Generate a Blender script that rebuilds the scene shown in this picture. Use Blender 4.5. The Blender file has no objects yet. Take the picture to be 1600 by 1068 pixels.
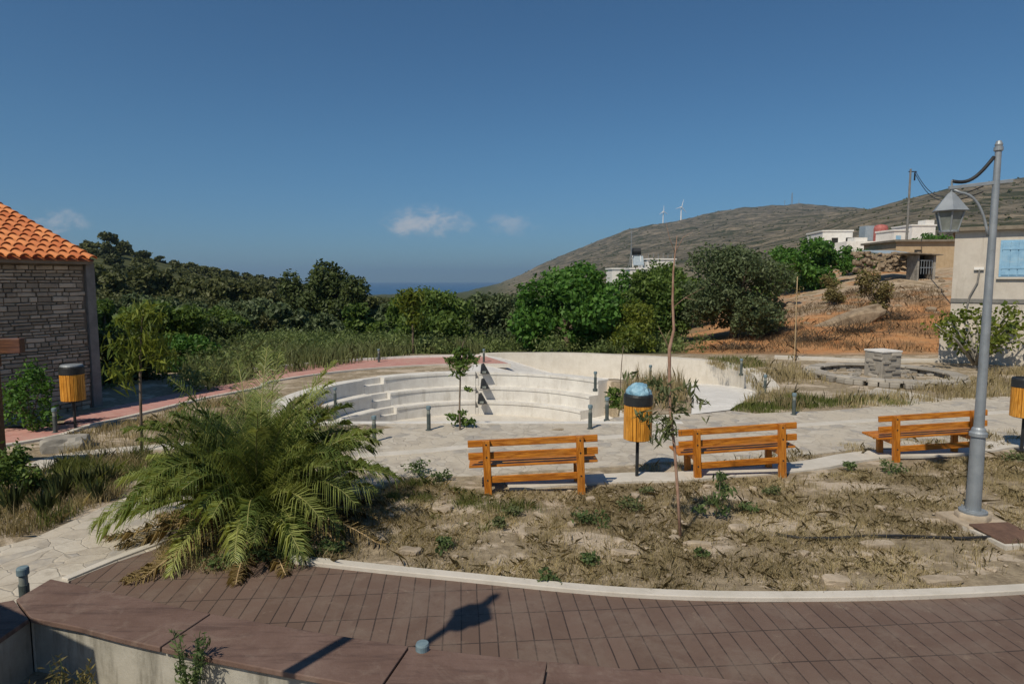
import bpy, math, random
import numpy as np
from mathutils import Vector, Matrix, noise
random.seed(7); RNG = np.random.default_rng(7)
SC = bpy.context.scene; COL = SC.collection
PITCH = math.atan(96/1000.0); EYE = 3.0
CP, SP = math.cos(PITCH), math.sin(PITCH)
SUN_DIR = Vector((-0.57, -0.82, 0)).normalized()
SUN_EL = math.radians(50)

# ------------------------------------------------------------------ survey helpers: photograph -> metres
def ray(u, v):
    a = (u-800)/1000.0; b = (534-v)/1000.0
    return Vector((a, CP+b*SP, -SP+b*CP))
def G(u, v, z=0.0):
    d = ray(u, v); t = (z-EYE)/d.z
    return Vector((d.x*t, d.y*t, z))
def D(u, v, y):
    d = ray(u, v); t = y/d.y
    return Vector((d.x*t, y, EYE+d.z*t))

# ------------------------------------------------------------------ mesh builder
class MB:
    def __init__(s): s.v = []; s.f = []; s.t = []
    def add(s, vs, fs, tint=None):
        o = len(s.v); s.v += [tuple(x) for x in vs]; s.f += [[i+o for i in f] for f in fs]
        s.t += [tint if tint is not None else 0.5]*len(vs); return s
    def box(s, c, size, rz=0.0, m=None, tint=None):
        hx, hy, hz = size[0]/2, size[1]/2, size[2]/2
        M = Matrix.Translation(Vector(c)) @ (m if m is not None else Matrix.Rotation(rz, 4, 'Z'))
        vs = [M @ Vector((x, y, z)) for x, y, z in ((-hx,-hy,-hz),(hx,-hy,-hz),(hx,hy,-hz),(-hx,hy,-hz),(-hx,-hy,hz),(hx,-hy,hz),(hx,hy,hz),(-hx,hy,hz))]
        return s.add(vs, [(0,3,2,1),(4,5,6,7),(0,1,5,4),(1,2,6,5),(2,3,7,6),(3,0,4,7)], tint)
    def tube(s, pts, rads, n=8, cap=True, tint=None):
        pts = [Vector(p) for p in pts]
        if not isinstance(rads, (list, tuple)): rads = [rads]*len(pts)
        vs = []; fs = []; prev = None
        for i, p in enumerate(pts):
            d = (pts[min(i+1, len(pts)-1)]-pts[max(i-1, 0)]).normalized()
            if prev is None:
                a = d.orthogonal().normalized()
            else:
                a = (prev - d*prev.dot(d)); a = a.normalized() if a.length > 1e-6 else d.orthogonal().normalized()
            prev = a; b = d.cross(a)
            for k in range(n):
                t = 2*math.pi*k/n
                vs.append(p + (a*math.cos(t)+b*math.sin(t))*rads[i])
        for i in range(len(pts)-1):
            for k in range(n):
                fs.append((i*n+k, i*n+(k+1) % n, (i+1)*n+(k+1) % n, (i+1)*n+k))
        if cap:
            fs.append(tuple(range(n))[::-1]); fs.append(tuple((len(pts)-1)*n+k for k in range(n)))
        return s.add(vs, fs, tint)
    def lathe(s, c, prof, n=24, tint=None, rot=0.0):
        c = Vector(c); vs = []; fs = []
        for r, z in prof:
            for k in range(n):
                t = 2*math.pi*k/n+rot; vs.append(c+Vector((r*math.cos(t), r*math.sin(t), z)))
        for i in range(len(prof)-1):
            for k in range(n):
                fs.append((i*n+k, i*n+(k+1) % n, (i+1)*n+(k+1) % n, (i+1)*n+k))
        if prof[0][0] > 1e-5: fs.append(tuple(range(n))[::-1])
        if prof[-1][0] > 1e-5: fs.append(tuple((len(prof)-1)*n+k for k in range(n)))
        return s.add(vs, fs, tint)
    def prism(s, poly, z0, z1, tint=None):
        n = len(poly); ar = sum(poly[i][0]*poly[(i+1) % n][1]-poly[(i+1) % n][0]*poly[i][1] for i in range(n))
        if ar < 0: poly = poly[::-1]
        z0 = z0 if isinstance(z0, (list, tuple)) else [z0]*n
        z1 = z1 if isinstance(z1, (list, tuple)) else [z1]*n
        vs = [(p[0], p[1], z0[i]) for i, p in enumerate(poly)]+[(p[0], p[1], z1[i]) for i, p in enumerate(poly)]
        fs = [tuple(range(n))[::-1], tuple(range(n, 2*n))]+[(i, (i+1) % n, n+(i+1) % n, n+i) for i in range(n)]
        return s.add(vs, fs, tint)
    def band(s, A, B, z0, z1, tint=None):
        """solid strip between two matching polylines A and B (plan points), bottom z0, top z1 (scalars or lists)"""
        n = len(A)
        z0 = z0 if isinstance(z0, (list, tuple)) else [z0]*n
        z1 = z1 if isinstance(z1, (list, tuple)) else [z1]*n
        vs = []
        for i in range(n):
            vs += [(A[i][0], A[i][1], z0[i]), (B[i][0], B[i][1], z0[i]), (B[i][0], B[i][1], z1[i]), (A[i][0], A[i][1], z1[i])]
        fs = []
        for i in range(n-1):
            a = 4*i; b = a+4
            fs += [(a+3, b+3, b+2, a+2), (a, a+1, b+1, b), (a, b, b+3, a+3), (a+1, a+2, b+2, b+1)]
        fs += [(0, 3, 2, 1), (4*n-4, 4*n-3, 4*n-2, 4*n-1)]
        return s.add(vs, fs, tint)
    def rock(s, c, size, rz=0.0, seed=0, sub=2, tint=None):
        import bmesh
        bm = bmesh.new(); bmesh.ops.create_icosphere(bm, subdivisions=sub, radius=1.0)
        R = Matrix.Rotation(rz, 3, 'Z'); vs = []
        for v in bm.verts:
            p = v.co.copy(); q = p*1.4+Vector((seed*3.1, seed*1.7, seed))
            p *= 1+0.32*noise.noise(q)+0.14*noise.noise(q*3)
            p = Vector((max(-.8, min(.8, p.x)), max(-.8, min(.8, p.y)), max(-.75, min(.7, p.z))))
            vs.append(Vector(c)+R @ Vector((p.x*size[0], p.y*size[1], p.z*size[2])))
        fs = [[v.index for v in f.verts] for f in bm.faces]; bm.free()
        return s.add(vs, fs, tint)
    def build(s, name, mat, parent=None, smooth=False, bevel=0.0, kind=None, loc=None):
        me = bpy.data.meshes.new(name); me.from_pydata(s.v, [], s.f); me.update()
        if any(abs(t-0.5) > 1e-4 for t in s.t):
            at = me.attributes.new('tint', 'FLOAT', 'POINT'); at.data.foreach_set('value', s.t)
        import bmesh
        bm = bmesh.new(); bm.from_mesh(me); bmesh.ops.recalc_face_normals(bm, faces=bm.faces); bm.to_mesh(me); bm.free()
        if smooth:
            me.polygons.foreach_set('use_smooth', [True]*len(me.polygons))
        return link(name, me, mat, parent, bevel, kind, loc)
def link(name, me, mat, parent=None, bevel=0.0, kind=None, loc=None):
    o = bpy.data.objects.new(name, me); COL.objects.link(o)
    if mat is not None: me.materials.append(mat)
    if bevel:
        b = o.modifiers.new('bevel', 'BEVEL'); b.width = bevel; b.segments = 2; b.limit_method = 'ANGLE'
    if parent is not None: o.parent = parent
    if loc is not None: o.location = loc
    if kind: o['kind'] = kind
    return o
def tag(o, label=None, cat=None, group=None, kind=None):
    if label: o['label'] = label
    if cat: o['category'] = cat
    if group: o['group'] = group
    if kind: o['kind'] = kind
    return o
def empty(name, loc, rz=0.0, label=None, cat=None, group=None):
    o = bpy.data.objects.new(name, None); COL.objects.link(o); o.empty_display_size = .1
    o.location = loc; o.rotation_euler = (0, 0, rz)
    return tag(o, label, cat, group)
def copy_tree(o, parent=None):
    c = o.copy(); COL.objects.link(c)
    if parent is not None: c.parent = parent
    for ch in [x for x in o.children]: copy_tree(ch, c)
    return c
def np_mesh(name, V, T, mat, nper, parent=None, kind=None, loc=None):
    """V: (n*nper,3) vertices of n separate polygons with nper corners each; T: tint per vertex"""
    n = len(V)//nper
    me = bpy.data.meshes.new(name); me.vertices.add(len(V)); me.vertices.foreach_set('co', V.astype(np.float32).ravel())
    me.loops.add(len(V)); me.loops.foreach_set('vertex_index', np.arange(len(V), dtype=np.int32))
    me.polygons.add(n); me.polygons.foreach_set('loop_start', np.arange(0, n*nper, nper, dtype=np.int32))
    me.update(calc_edges=True)
    at = me.attributes.new('tint', 'FLOAT', 'POINT'); at.data.foreach_set('value', T.astype(np.float32))
    return link(name, me, mat, parent, 0, kind, loc)

# ------------------------------------------------------------------ materials
def new_mat(name):
    m = bpy.data.materials.new(name); m.use_nodes = True; nt = m.node_tree
    for n in list(nt.nodes): nt.nodes.remove(n)
    return m, nt
class NT:
    def __init__(s, nt): s.nt = nt
    def n(s, t, **kw):
        x = s.nt.nodes.new(t)
        for k, v in kw.items():
            if k == 'inp':
                for a, b in v.items():
                    x.inputs[a].default_value = b
            else: setattr(x, k, v)
        return x
    def l(s, a, b): s.nt.links.new(a, b)
    def mix(s, fac, a, b, blend='MIX'):
        x = s.n('ShaderNodeMix', data_type='RGBA', blend_type=blend)
        for sock, val in ((x.inputs[0], fac), (x.inputs[6], a), (x.inputs[7], b)):
            if hasattr(val, 'is_linked'): s.l(val, sock)
            else: sock.default_value = (tuple(val)+(1,)) if isinstance(val, (tuple, list)) and len(val) == 3 else val
        return x.outputs[2]
    def noise(s, vec, scale, detail=4, rough=.6, dist=0.0):
        x = s.n('ShaderNodeTexNoise', inp={'Scale': scale, 'Detail': detail, 'Roughness': rough, 'Distortion': dist})
        if vec is not None: s.l(vec, x.inputs['Vector'])
        return x.outputs[0]
    def ramp(s, fac, lo, hi):
        x = s.n('ShaderNodeMapRange', interpolation_type='SMOOTHSTEP', inp={1: lo, 2: hi})
        s.l(fac, x.inputs[0]); return x.outputs[0]
    def math(s, op, a, b=None):
        x = s.n('ShaderNodeMath', operation=op)
        for i, val in enumerate((a, b)):
            if val is None: continue
            if hasattr(val, 'is_linked'): s.l(val, x.inputs[i])
            else: x.inputs[i].default_value = val
        return x.outputs[0]
    def bump(s, h, strength, dist=0.02):
        x = s.n('ShaderNodeBump', inp={'Strength': strength, 'Distance': dist}); s.l(h, x.inputs['Height']); return x.outputs[0]
    def out(s, col, rough=.8, normal=None, metallic=0.0, spec=.3):
        p = s.n('ShaderNodeBsdfPrincipled', inp={'Metallic': metallic, 'Specular IOR Level': spec})
        o = s.n('ShaderNodeOutputMaterial')
        for sock, val in ((p.inputs['Base Color'], col), (p.inputs['Roughness'], rough)):
            if hasattr(val, 'is_linked'): s.l(val, sock)
            else: sock.default_value = (tuple(val)+(1,)) if isinstance(val, (tuple, list)) and len(val) == 3 else val
        if normal is not None: s.l(normal, p.inputs['Normal'])
        s.l(p.outputs[0], o.inputs[0]); return p
def pos_obj(t): return t.n('ShaderNodeTexCoord').outputs['Object']
def pos_w(t): return t.n('ShaderNodeNewGeometry').outputs['Position']

def simple(name, c1, c2, scale=6, rough=.8, bump=.2, bscale=40, metallic=0, spec=.3, stain=None, world=False, bdist=.01):
    m, nt = new_mat(name); t = NT(nt); p = pos_w(t) if world else pos_obj(t)
    f = t.ramp(t.noise(p, scale, 5, .65), .3, .7)
    c = t.mix(f, c1, c2)
    if stain:
        c = t.mix(t.ramp(t.noise(p, scale*.35, 6, .7, .4), .52, .72), c, stain)
    t.out(c, rough, t.bump(t.noise(p, bscale, 4, .7), bump, bdist) if bump else None, metallic, spec)
    return m
def foliage(name, c1, c2, trans=.3, rough=.55):
    m, nt = new_mat(name); t = NT(nt)
    a = t.n('ShaderNodeAttribute', attribute_name='tint').outputs['Fac']
    c = t.mix(a, c1, c2)
    p = t.n('ShaderNodeBsdfPrincipled', inp={'Roughness': rough, 'Specular IOR Level': .25}); t.l(c, p.inputs['Base Color'])
    tr = t.n('ShaderNodeBsdfTranslucent'); t.l(t.mix(.5, c, (c2[0]*1.3, c2[1]*1.3, c2[2]*.8)), tr.inputs[0])
    ms = t.n('ShaderNodeMixShader', inp={0: trans}); t.l(p.outputs[0], ms.inputs[1]); t.l(tr.outputs[0], ms.inputs[2])
    o = t.n('ShaderNodeOutputMaterial'); t.l(ms.outputs[0], o.inputs[0]); return m
def tinted(name, c1, c2, rough=.85, bump=.3, bscale=30, dirt=(.1, .08, .06), namt=.5):
    m, nt = new_mat(name); t = NT(nt); p = pos_obj(t)
    a = t.n('ShaderNodeAttribute', attribute_name='tint').outputs['Fac']
    c = t.mix(a, c1, c2)
    c = t.mix(t.math('MULTIPLY', t.ramp(t.noise(p, bscale*.25, 5, .7), .45, .75), namt), c, dirt)
    t.out(c, rough, t.bump(t.noise(p, bscale, 4, .7), bump, .01)); return m

def m_wood(name, c1, c2, rough=.5, axis=0):
    m, nt = new_mat(name); t = NT(nt); p = pos_obj(t)
    mp = t.n('ShaderNodeMapping'); t.l(p, mp.inputs[0]); mp.inputs['Scale'].default_value = [(1.2, 14, 14), (14, 1.2, 14), (14, 14, 1.2)][axis]
    g = t.noise(mp.outputs[0], 3.2, 6, .65, .6)
    c = t.mix(t.ramp(g, .36, .64), tuple(x*.72 for x in c1), c2)
    c = t.mix(t.math('MULTIPLY', t.ramp(t.noise(p, 1.3, 3, .6), .45, .7), .35), c, (c2[0]*.95, c2[1]*1.25, c2[2]*2.2+.03))
    c = t.mix(t.math('MULTIPLY', t.ramp(t.noise(p, 2.3, 5, .7), .5, .75), .5), c, tuple(x*.45 for x in c1))
    t.out(c, rough, t.bump(g, .25, .006), 0, .35); return m

def m_paving(name):
    m, nt = new_mat(name); t = NT(nt); p = pos_w(t)
    wn = t.n('ShaderNodeTexNoise', inp={'Scale': 1.6, 'Detail': 3}); t.l(p, wn.inputs[0])
    wp = t.n('ShaderNodeVectorMath', operation='MULTIPLY_ADD'); t.l(wn.outputs[1], wp.inputs[0]); wp.inputs[1].default_value = (.4, .4, 0); t.l(p, wp.inputs[2])
    v1 = t.n('ShaderNodeTexVoronoi', feature='DISTANCE_TO_EDGE', inp={'Scale': 4.0}); v2 = t.n('ShaderNodeTexVoronoi', inp={'Scale': 4.0})
    fl = t.n('ShaderNodeVectorMath', operation='MULTIPLY'); fl.inputs[1].default_value = (1, 1, 0); t.l(wp.outputs[0], fl.inputs[0])
    t.l(fl.outputs[0], v1.inputs[0]); t.l(fl.outputs[0], v2.inputs[0])
    sx = t.n('ShaderNodeSeparateColor'); t.l(v2.outputs['Color'], sx.inputs[0])
    st = t.mix(sx.outputs[0], (.43, .385, .32), (.55, .505, .43))
    st = t.mix(t.ramp(sx.outputs[1], .78, .83), st, (.37, .345, .31))
    st = t.mix(t.math('MULTIPLY', t.ramp(t.noise(p, 5, 6, .75), .42, .75), .55), st, (.24, .20, .155))
    jt = t.math('MULTIPLY', t.ramp(v1.outputs['Distance'], .05, .0), .35)
    c = t.mix(jt, st, (.30, .25, .19))
    c = t.mix(t.ramp(t.noise(p, .9, 5, .7), .46, .60), c, t.mix(t.noise(p, 22, 5, .7), (.40, .35, .275), (.60, .54, .45)))
    h = t.math('ADD', t.ramp(v1.outputs['Distance'], 0, .05), t.math('MULTIPLY', t.noise(p, 25, 4, .7), .5))
    t.out(c, .85, t.bump(h, .5, .015)); return m

def m_deck(name):
    m, nt = new_mat(name); t = NT(nt); p = pos_w(t)
    mp = t.n('ShaderNodeMapping', vector_type='POINT'); t.l(p, mp.inputs[0]); mp.inputs['Rotation'].default_value = (0, 0, -.08)
    nz = t.n('ShaderNodeTexNoise', inp={'Scale': .8, 'Detail': 2}); t.l(p, nz.inputs[0])
    wp = t.n('ShaderNodeVectorMath', operation='MULTIPLY_ADD'); wp.inputs[1].default_value = (.03, .03, 0); t.l(nz.outputs[1], wp.inputs[0]); t.l(mp.outputs[0], wp.inputs[2])
    br = t.n('ShaderNodeTexBrick', offset=0.0, squash=1.0, inp={'Color1': (.130, .086, .066, 1), 'Color2': (.158, .107, .084, 1), 'Mortar': (.050, .036, .030, 1), 'Scale': 1.0, 'Mortar Size': .0065, 'Mortar Smooth': .3, 'Bias': 0, 'Brick Width': .152, 'Row Height': .46})
    t.l(wp.outputs[0], br.inputs[0])
    c = t.mix(t.math('MULTIPLY', t.ramp(t.noise(p, 1.7, 7, .75, .5), .42, .68), .75), br.outputs[0], (.185, .140, .112))
    c = t.mix(t.math('MULTIPLY', t.ramp(t.noise(p, 9, 4, .7), .5, .8), .4), c, (.075, .05, .042))
    c = t.mix(t.math('MULTIPLY', t.ramp(t.noise(p, 3.4, 8, .8, .6), .57, .68), .45), c, (.26, .20, .15))
    c = t.mix(t.math('MULTIPLY', t.ramp(t.noise(p, 60, 3, .7), .6, .75), .25), c, (.22, .17, .13))
    h = t.math('ADD', t.math('MULTIPLY', br.outputs['Fac'], -1.0), t.math('MULTIPLY', t.noise(p, 45, 4, .7), .25))
    t.out(c, .72, t.bump(h, .55, .012)); return m

def m_redbrick(name):
    m, nt = new_mat(name); t = NT(nt); p = pos_w(t)
    br = t.n('ShaderNodeTexBrick', inp={'Color1': (.43, .19, .165, 1), 'Color2': (.52, .27, .235, 1), 'Mortar': (.42, .30, .26, 1), 'Scale': 1.0, 'Mortar Size': .008, 'Brick Width': .21, 'Row Height': .105})
    t.l(p, br.inputs[0])
    c = t.mix(t.math('MULTIPLY', t.ramp(t.noise(p, 1.2, 6, .7), .42, .72), .5), br.outputs[0], (.48, .34, .27))
    t.out(c, .85, t.bump(t.noise(p, 30, 3, .7), .3, .01)); return m

def m_ground(name):
    m, nt = new_mat(name); t = NT(nt); p = pos_w(t)
    at = t.n('ShaderNodeAttribute', attribute_name='soil'); sp = t.n('ShaderNodeSeparateColor'); t.l(at.outputs['Color'], sp.inputs[0])
    # dry garden soil with pale bare patches and straw litter
    n1 = t.noise(p, 1.1, 6, .68, .4); n2 = t.noise(p, 7, 6, .7); n3 = t.noise(p, 38, 4, .7)
    gsoil = t.mix(t.ramp(n2, .32, .68), (.215, .172, .118), (.385, .315, .22))
    mp = t.n('ShaderNodeMapping'); t.l(p, mp.inputs[0]); mp.inputs['Scale'].default_value = (1.0, 1.7, 1)
    pale = t.ramp(t.noise(mp.outputs[0], .95, 6, .62, .5), .515, .575)
    gsoil = t.mix(t.math('MULTIPLY', pale, .85), gsoil, t.mix(n3, (.44, .36, .275), (.64, .55, .44)))
    gsoil = t.mix(t.math('MULTIPLY', t.ramp(n3, .58, .72), .5), gsoil, (.40, .33, .21))
    # orange earth bank
    bank = t.mix(t.ramp(t.noise(p, .55, 7, .7, .3), .35, .68), (.44, .20, .082), (.53, .30, .145))
    bank = t.mix(t.ramp(t.noise(p, 1.3, 6, .75), .56, .68), bank, (.20, .14, .085))
    bank = t.mix(t.math('MULTIPLY', t.ramp(t.noise(p, 4, 5, .7), .55, .7), .6), bank, (.46, .33, .20))
    bank = t.mix(t.math('MULTIPLY', t.ramp(t.noise(p, .3, 6, .72, .6), .45, .58), .62), bank, t.mix(t.noise(p, 6, 5, .7), (.10, .065, .04), (.26, .175, .105)))
    # rubble and stony soil above the bank
    rub = t.mix(t.ramp(t.noise(p, 1.8, 7, .75), .35, .65), (.27, .205, .14), (.52, .42, .31))
    rub = t.mix(t.ramp(t.noise(p, .5, 5, .7), .52, .66), rub, (.21, .155, .075))
    rub = t.mix(t.ramp(t.noise(p, .28, 5, .7, .5), .50, .62), rub, (.40, .21, .10))
    # valley undergrowth
    val = t.mix(t.ramp(t.noise(p, .22, 7, .7), .35, .65), (.035, .045, .018), (.10, .105, .045))
    val = t.mix(t.ramp(t.noise(p, .07, 6, .65), .6, .7), val, (.24, .19, .115))
    # far dry hill: rock, scrub, terraces
    hz = t.noise(p, .012, 10, .72, .3)
    hill = t.mix(t.ramp(t.noise(p, .035, 9, .78), .36, .62), (.044, .043, .028), (.225, .190, .142))
    hill = t.mix(t.math('MULTIPLY', t.ramp(hz, .54, .64), .7), hill, (.33, .265, .185))
    hill = t.mix(t.ramp(t.noise(p, .018, 9, .78, .5), .50, .58), hill, (.052, .056, .030))
    hill = t.mix(t.math('MULTIPLY', t.ramp(t.noise(p, .16, 6, .8), .54, .60), .85), hill, (.045, .050, .026))
    sz = t.n('ShaderNodeSeparateXYZ'); t.l(p, sz.inputs[0])
    ter = t.math('SINE', t.math('ADD', t.math('MULTIPLY', sz.outputs[2], .55), t.math('MULTIPLY', t.noise(p, .006, 3, .5), 14)))
    hill = t.mix(t.math('MULTIPLY', t.math('MULTIPLY', t.ramp(ter, .8, .98), t.ramp(t.noise(p, .004, 4, .6), .45, .6)), .45), hill, (.27, .215, .15))
    c = t.mix(sp.outputs[0], gsoil, bank); c = t.mix(sp.outputs[1], c, val); c = t.mix(sp.outputs[2], c, hill)
    al = t.n('ShaderNodeAttribute', attribute_name='rubble').outputs['Fac']
    c = t.mix(al, c, rub)
    far = t.math('MAXIMUM', sp.outputs[1], sp.outputs[2])
    h = t.math('ADD', n3, t.math('MULTIPLY', n2, 1.5))
    b1 = t.n('ShaderNodeBump', inp={'Strength': .7, 'Distance': .03}); t.l(h, b1.inputs['Height'])
    b2 = t.n('ShaderNodeBump', inp={'Strength': .9, 'Distance': 3.0}); t.l(t.math('MULTIPLY', t.noise(p, .06, 8, .75), sp.outputs[2]), b2.inputs['Height']); t.l(b1.outputs[0], b2.inputs['Normal'])
    t.out(c, .95, b2.outputs[0], 0, .1); return m

def m_concrete(name, c1=(.58, .555, .515), c2=(.70, .68, .635), stain=(.41, .38, .325), streak=True, samt=.55):
    m, nt = new_mat(name); t = NT(nt); p = pos_w(t)
    c = t.mix(t.ramp(t.noise(p, 2.2, 6, .7), .3, .7), c1, c2)
    if streak:
        mp = t.n('ShaderNodeMapping'); t.l(p, mp.inputs[0]); mp.inputs['Scale'].default_value = (3.2, 3.2, .5)
        c = t.mix(t.math('MULTIPLY', t.ramp(t.noise(mp.outputs[0], 1.6, 5, .7), .5, .72), samt), c, stain)
    c = t.mix(t.math('MULTIPLY', t.ramp(t.noise(p, 11, 5, .75), .55, .75), .35), c, stain)
    t.out(c, .88, t.bump(t.noise(p, 35, 5, .7), .3, .012), 0, .2); return m

M = {}
M['ground'] = m_ground('dry earth'); M['deck'] = m_deck('brown paving'); M['paving'] = m_paving('crazy paving'); M['red'] = m_redbrick('red brick paving')
M['conc'] = m_concrete('pale concrete'); M['conc_w'] = m_concrete('white concrete', (.62, .60, .565), (.74, .72, .685), (.46, .43, .38))
M['conc_b'] = m_concrete('beige concrete', (.55, .505, .435), (.64, .60, .53), (.43, .385, .315), True, .4)
M['kerb'] = m_concrete('kerb concrete', (.50, .465, .405), (.60, .56, .50), (.36, .31, .25), False)
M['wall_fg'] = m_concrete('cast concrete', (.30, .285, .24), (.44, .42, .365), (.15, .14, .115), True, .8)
M['bench'] = m_wood('orange stained wood', (.40, .118, .010), (.62, .235, .028), .45)
M['bench_v'] = m_wood('orange stained post wood', (.44, .135, .012), (.60, .225, .026), .42, 2)
M['bin'] = m_wood('honey wood slats', (.60, .235, .024), (.80, .37, .055), .42, 2)
M['pergola'] = m_wood('brown beam wood', (.085, .032, .014), (.15, .062, .026), .5)
M['black'] = simple('black paint', (.018, .020, .022), (.032, .034, .036), 8, .45, .08)
M['bag'] = simple('blue plastic film', (.16, .34, .47), (.34, .54, .66), 9, .42, .9, 16, 0, .4, bdist=.03)
M['bollard'] = simple('dark green bollard paint', (.055, .07, .068), (.10, .12, .115), 9, .5, .1)
M['bollard_cap'] = simple('blue grey cap', (.13, .19, .22), (.20, .27, .30), 9, .5, .1)
M['steel'] = simple('galvanised steel', (.255, .285, .31), (.335, .365, .39), 5, .5, .12, 30, .35, .4, stain=(.22, .235, .24))
M['glass'] = simple('lantern glass', (.17, .19, .175), (.27, .29, .265), 6, .25, .05, 20, 0, .5)
M['cable'] = simple('black cable', (.015, .016, .018), (.03, .03, .033), 10, .6, 0)
M['mortar'] = simple('grey mortar', (.19, .16, .125), (.26, .225, .18), 6, .95, .4, world=True)
M['stone'] = tinted('rubble stone', (.27, .225, .17), (.54, .46, .36), .9, .7, 22, (.16, .13, .10), .6)
M['tile'] = tinted('clay tile', (.47, .135, .045), (.68, .27, .10), .75, .25, 26, (.26, .095, .05), .45)
M['plaster_dark'] = simple('grey corner render', (.17, .165, .155), (.24, .23, .215), 5, .9, .3)
M['plaster'] = m_concrete('beige house render', (.49, .445, .385), (.57, .525, .46), (.36, .315, .26), True, .5)
M['white'] = m_concrete('whitewash', (.70, .68, .64), (.80, .78, .74), (.52, .48, .42), True, .4)
M['ochre'] = m_concrete('ochre render', (.42, .31, .19), (.50, .385, .25), (.33, .24, .15), True, .5)
M['roofedge'] = simple('weathered roof edge', (.16, .135, .105), (.24, .205, .16), 3, .9, .3)
M['blue'] = simple('pale blue shutter paint', (.20, .38, .55), (.29, .49, .66), 4, .6, .15, stain=(.36, .50, .60))
M['dark'] = simple('dark opening', (.02, .02, .02), (.035, .033, .03), 4, .9, 0)
M['bluegrey'] = simple('blue grey sheet', (.26, .32, .37), (.34, .40, .44), 4, .6, .1)
M['redtank'] = simple('faded red paint', (.34, .09, .08), (.46, .16, .14), 4, .6, .1)
M['bark'] = simple('grey bark', (.10, .075, .052), (.20, .155, .115), 9, .95, .7, 25)
M['bark_pink'] = simple('smooth pinkish bark', (.27, .155, .105), (.40, .26, .19), 8, .8, .4, 30)
M['bamboo'] = simple('dry cane', (.42, .30, .16), (.55, .41, .24), 8, .7, .2)
M['rust'] = simple('rusty plate', (.105, .062, .045), (.17, .10, .07), 9, .8, .3)
M['rockmat'] = simple('pale limestone', (.30, .245, .18), (.48, .40, .305), 4, .92, .6, 14, world=True, stain=(.24, .20, .155))
M['rocktan'] = simple('tan rubble stone', (.20, .15, .10), (.36, .28, .195), 3, .92, .6, 14, world=True, stain=(.16, .12, .08))
M['rockgrey'] = simple('grey limestone', (.22, .205, .18), (.38, .355, .31), 3, .92, .7, 9, world=True, stain=(.16, .145, .12))
M['fstone'] = tinted('fountain stone', (.20, .185, .16), (.46, .42, .36), .92, .6, 18, (.14, .12, .10), .5)
M['turb'] = simple('turbine white', (.75, .75, .75), (.82, .82, .82), 1, .5, 0)
M['palm'] = foliage('palm leaflet', (.066, .118, .026), (.37, .41, .125), .32, .42)
M['palm_dead'] = foliage('dry palm leaflet', (.15, .105, .045), (.33, .25, .11), .2, .7)
M['lf_bright'] = foliage('bright broad leaves', (.030, .092, .016), (.125, .255, .042), .3)
M['lf_dark'] = foliage('dark evergreen leaves', (.036, .055, .017), (.110, .140, .042), .2)
M['lf_olive'] = foliage('grey green olive leaves', (.050, .076, .032), (.160, .200, .092), .22)
M['lf_mid'] = foliage('mid green leaves', (.046, .092, .018), (.165, .235, .050), .3)
M['lf_wood'] = foliage('hillside scrub leaves', (.048, .060, .020), (.145, .155, .055), .2)
M['lf_yel'] = foliage('yellow green drooping leaves', (.055, .095, .016), (.22, .25, .035), .35)
M['lf_dry'] = foliage('dry shrub leaves', (.10, .085, .03), (.24, .20, .075), .2)
M['lf_grey'] = foliage('silvery long leaves', (.06, .085, .03), (.20, .22, .10), .3)
M['lf_under'] = foliage('soft green undergrowth leaves', (.070, .105, .030), (.215, .265, .090), .3)
M['reed'] = foliage('grey green reeds', (.095, .118, .042), (.26, .285, .125), .25)
M['straw'] = foliage('straw grass', (.19, .15, .078), (.56, .465, .26), .25, .7)
M['weed'] = foliage('green weed leaves', (.045, .082, .028), (.15, .20, .07), .3)
M['lawn'] = foliage('green grass blades', (.075, .105, .025), (.24, .26, .075), .3)
M['yucca'] = foliage('dark sword leaves', (.020, .035, .014), (.075, .09, .03), .1)
M['twig'] = simple('burnt twigs', (.045, .035, .025), (.10, .075, .05), 8, .95, .2)

# ------------------------------------------------------------------ plan of the place (metres)
AC = Vector((-0.98, 16.05))                    # centre of the amphitheatre
def arc(r, a0, a1, n=24, c=AC):                # angles in degrees from +y, clockwise positive
    return [(c.x+r*math.sin(math.radians(a0+(a1-a0)*i/n)), c.y+r*math.cos(math.radians(a0+(a1-a0)*i/n))) for i in range(n+1)]
def catmull(pts, m=8):
    P = [Vector((p[0], p[1])) for p in pts]; P = [P[0]*2-P[1]]+P+[P[-1]*2-P[-2]]; out = []
    for i in range(1, len(P)-2):
        for k in range(m):
            t = k/m; a, b, c, d = P[i-1:i+3]
            out.append(.5*((2*b)+(c-a)*t+(2*a-5*b+4*c-d)*t*t+(3*b-a-3*c+d)*t**3))
    out.append(P[-2]); return [(p.x, p.y) for p in out]
def offset(line, d):
    out = []
    for i, p in enumerate(line):
        a = Vector(line[max(i-1, 0)]); b = Vector(line[min(i+1, len(line)-1)]); t = (b-a).normalized()
        out.append((p[0]-t.y*d, p[1]+t.x*d))
    return out
def px(pts, z=0.0): return [tuple(G(u, v, z)[:2]) for u, v in pts]
def inside(poly, X, Y):
    r = np.zeros(X.shape, bool); n = len(poly)
    for i in range(n):
        x1, y1 = poly[i]; x2, y2 = poly[(i+1) % n]
        if y1 == y2: continue
        c = ((y1 > Y) != (y2 > Y)) & (X < (x2-x1)*(Y-y1)/(y2-y1)+x1)
        r ^= c
    return r
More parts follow.
